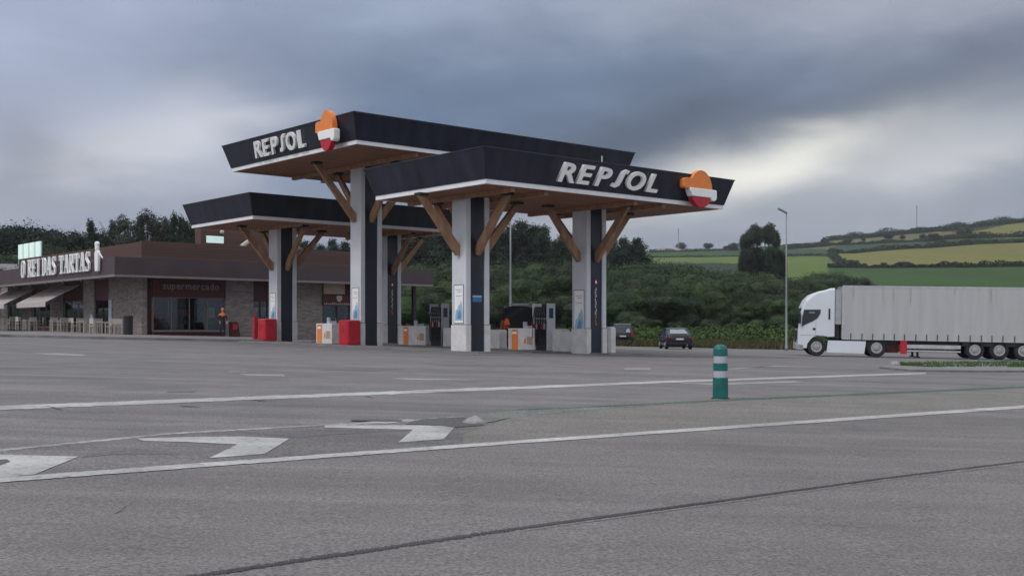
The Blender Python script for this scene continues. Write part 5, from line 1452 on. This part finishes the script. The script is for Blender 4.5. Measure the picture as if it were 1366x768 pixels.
def noise_(sc,det,dist,off,rough=.55):
    mp=n.new('ShaderNodeMapping'); mp.inputs['Location'].default_value=(off,off*.7,off*.3); mp.inputs['Rotation'].default_value=(0,0,-.22); l.new(cb.outputs[0],mp.inputs[0])
    k=n.new('ShaderNodeTexNoise'); k.inputs['Scale'].default_value=sc; k.inputs['Detail'].default_value=det; k.inputs['Distortion'].default_value=dist; k.inputs['Roughness'].default_value=rough
    l.new(mp.outputs[0],k.inputs['Vector']); return k.outputs['Fac']
n1=noise_(1.6,8,.5,3.1); n2=noise_(3.4,7,.3,7.7,.52); n3=noise_(1.0,4,.3,12.0)
waz=mth('ADD',az,mth('MULTIPLY',mth('SUBTRACT',n1,.5),9)); wel=mth('ADD',el,mth('MULTIPLY',mth('SUBTRACT',n2,.5),2.6))
wel=mth('ADD',wel,mth('MULTIPLY',mth('SUBTRACT',n1,.5),2.6))
def blob(a0,e0,sa,se,rot=0):
    da=mth('SUBTRACT',waz,a0); de=mth('SUBTRACT',wel,e0); c,s=math.cos(R(rot)),math.sin(R(rot))
    u=mth('DIVIDE',mth('ADD',mth('MULTIPLY',da,c),mth('MULTIPLY',de,s)),sa)
    v=mth('DIVIDE',mth('SUBTRACT',mth('MULTIPLY',de,c),mth('MULTIPLY',da,s)),se)
    r2=mth('ADD',mth('MULTIPLY',u,u),mth('MULTIPLY',v,v))
    return mth('POWER',2.718,mth('MULTIPLY',r2,-1))
def azel(x,y): return math.degrees(math.atan((x-CX)/F)), math.degrees(math.atan((HY-y)/F/math.hypot(1,(x-CX)/F)))
def mix(a,b,f):
    k=n.new('ShaderNodeMix'); k.data_type='RGBA'
    if isinstance(f,(int,float)): k.inputs['Factor'].default_value=f
    else: l.new(f,k.inputs['Factor'])
    for s_,v in (('A',a),('B',b)):
        if isinstance(v,tuple): k.inputs[s_].default_value=(*v,1)
        else: l.new(v,k.inputs[s_])
    return k.outputs['Result']
base=mix(srgb(132,138,156),srgb(128,135,152),mth('MULTIPLY',mth('ADD',az,10),.04,clamp=True))
col=base
def paint(col,x,y,sx,sy,rgb,k,rot=0):
    a,e=azel(x,y); return mix(col,srgb(*rgb),mth('MULTIPLY',blob(a,e,sx*.0367,sy*.0367,rot),k,clamp=True))
col=paint(col,40,40,330,170,(158,166,190),.9)
col=paint(col,520,10,420,70,(142,155,178),.8)
col=paint(col,1250,0,420,80,(146,150,164),.9)
col=paint(col,560,170,300,100,(82,102,132),.95,-6)
col=paint(col,800,120,420,70,(90,107,132),.85,0)
col=paint(col,1120,150,420,52,(82,92,112),.95,9)
col=paint(col,820,196,190,40,(68,79,97),.95,10)
col=paint(col,1330,190,150,34,(96,102,118),.8,14)
col=paint(col,1000,232,200,38,(226,224,216),1.0,14)
col=paint(col,1240,218,230,48,(180,182,186),.95,14)
col=paint(col,1200,285,380,42,(140,146,158),.85)
col=paint(col,240,175,140,52,(184,186,198),.95,12)
col=paint(col,100,220,150,42,(184,186,194),.9,14)
col=paint(col,300,230,90,40,(156,160,174),.7,14)
col=paint(col,20,215,60,40,(120,126,142),.6)
col=paint(col,60,268,200,22,(134,140,154),.6)
# mottling
mo=n.new('ShaderNodeMapRange'); mo.inputs['From Min'].default_value=.3; mo.inputs['From Max'].default_value=.7; mo.inputs['To Min'].default_value=.92; mo.inputs['To Max'].default_value=1.08; l.new(n2,mo.inputs['Value'])
mm=n.new('ShaderNodeMix'); mm.data_type='RGBA'; mm.blend_type='MULTIPLY'; mm.inputs['Factor'].default_value=1; l.new(col,mm.inputs['A']); l.new(mo.outputs[0],mm.inputs['B']); col=mm.outputs['Result']
# overcast dome brightens towards the zenith and behind the viewer
zen=mth('MULTIPLY',mth('SUBTRACT',el,20),1/45,clamp=True)
back=mth('MULTIPLY',mth('SUBTRACT',mth('ABSOLUTE',az),50),1/70,clamp=True)
back=mth('MULTIPLY',back,mth('MULTIPLY',mth('ADD',el,0),1/12,clamp=True))
bright=mth('MAXIMUM',zen,mth('MULTIPLY',back,.8))
z_=n.new('ShaderNodeMapRange'); z_.inputs['From Min'].default_value=.3; z_.inputs['From Max'].default_value=.7; z_.inputs['To Min'].default_value=.75; z_.inputs['To Max'].default_value=1.2; l.new(n3,z_.inputs['Value'])
zc_=n.new('ShaderNodeMix'); zc_.data_type='RGBA'; zc_.blend_type='MULTIPLY'; zc_.inputs['Factor'].default_value=1; zc_.inputs['A'].default_value=(.76,.78,.84,1); l.new(z_.outputs[0],zc_.inputs['B'])
col=mix(col,zc_.outputs['Result'],bright)
# a little of the physical sky through the cloud
sk=n.new('ShaderNodeMix'); sk.data_type='RGBA'; sk.blend_type='MULTIPLY'; sk.inputs['Factor'].default_value=1; sk.inputs['B'].default_value=(.08,.08,.08,1); l.new(sky.outputs[0],sk.inputs['A'])
col=mix(col,sk.outputs['Result'],.05)
sc=n.new('ShaderNodeMix'); sc.data_type='RGBA'; sc.blend_type='MULTIPLY'; sc.inputs['Factor'].default_value=1; sc.inputs['B'].default_value=(11.6,11.6,11.4,1); sc.clamp_result=False; l.new(col,sc.inputs['A'])
l.new(sc.outputs['Result'],bg.inputs['Color']); bg.inputs['Strength'].default_value=.1
sl=bpy.data.lights.new('sun','SUN'); sl.energy=1.0; sl.angle=R(14); sl.color=(1,.96,.92); so=bpy.data.objects.new('sun',sl); C.objects.link(so)
sd3=Vector((math.sin(R(SUN_AZ))*math.cos(R(SUN_EL)),math.cos(R(SUN_AZ))*math.cos(R(SUN_EL)),math.sin(R(SUN_EL))))
so.rotation_euler=sd3.to_track_quat('Z','Y').to_euler()

hm=bpy.data.materials.new('haze_air'); hm.use_nodes=True; hn=hm.node_tree; hn.nodes.remove(hn.nodes['Principled BSDF'])
pv_=hn.nodes.new('ShaderNodeVolumePrincipled'); pv_.inputs['Density'].default_value=.00014; pv_.inputs['Color'].default_value=(.86,.9,1,1)
hn.links.new(pv_.outputs[0],hn.nodes['Material Output'].inputs['Volume']); MATS['haze_air']=hm
mb=MB(); mb.box((-1700,-560,-30),(1700,3600,175),'haze_air'); tag(mb.build('haze'),'thin air haze softening the far hillside','haze',kind='stuff')
# ------------------------------------------------------------------ camera
cam=bpy.data.cameras.new('camera'); co=bpy.data.objects.new('camera',cam); C.objects.link(co)
co.location=(0,0,ZC); co.rotation_euler=(R(90),0,0)
cam.sensor_width=36; cam.lens=36*F/1366; cam.shift_y=(HY-384)/1366; cam.clip_end=6000; cam.clip_start=.05
scn.camera=co
scn.view_settings.view_transform='Standard'; scn.view_settings.look='None'; scn.view_settings.exposure=.2; scn.view_settings.gamma=1
scn.cycles.use_denoising=True; scn.cycles.max_bounces=6; scn.cycles.transparent_max_bounces=12
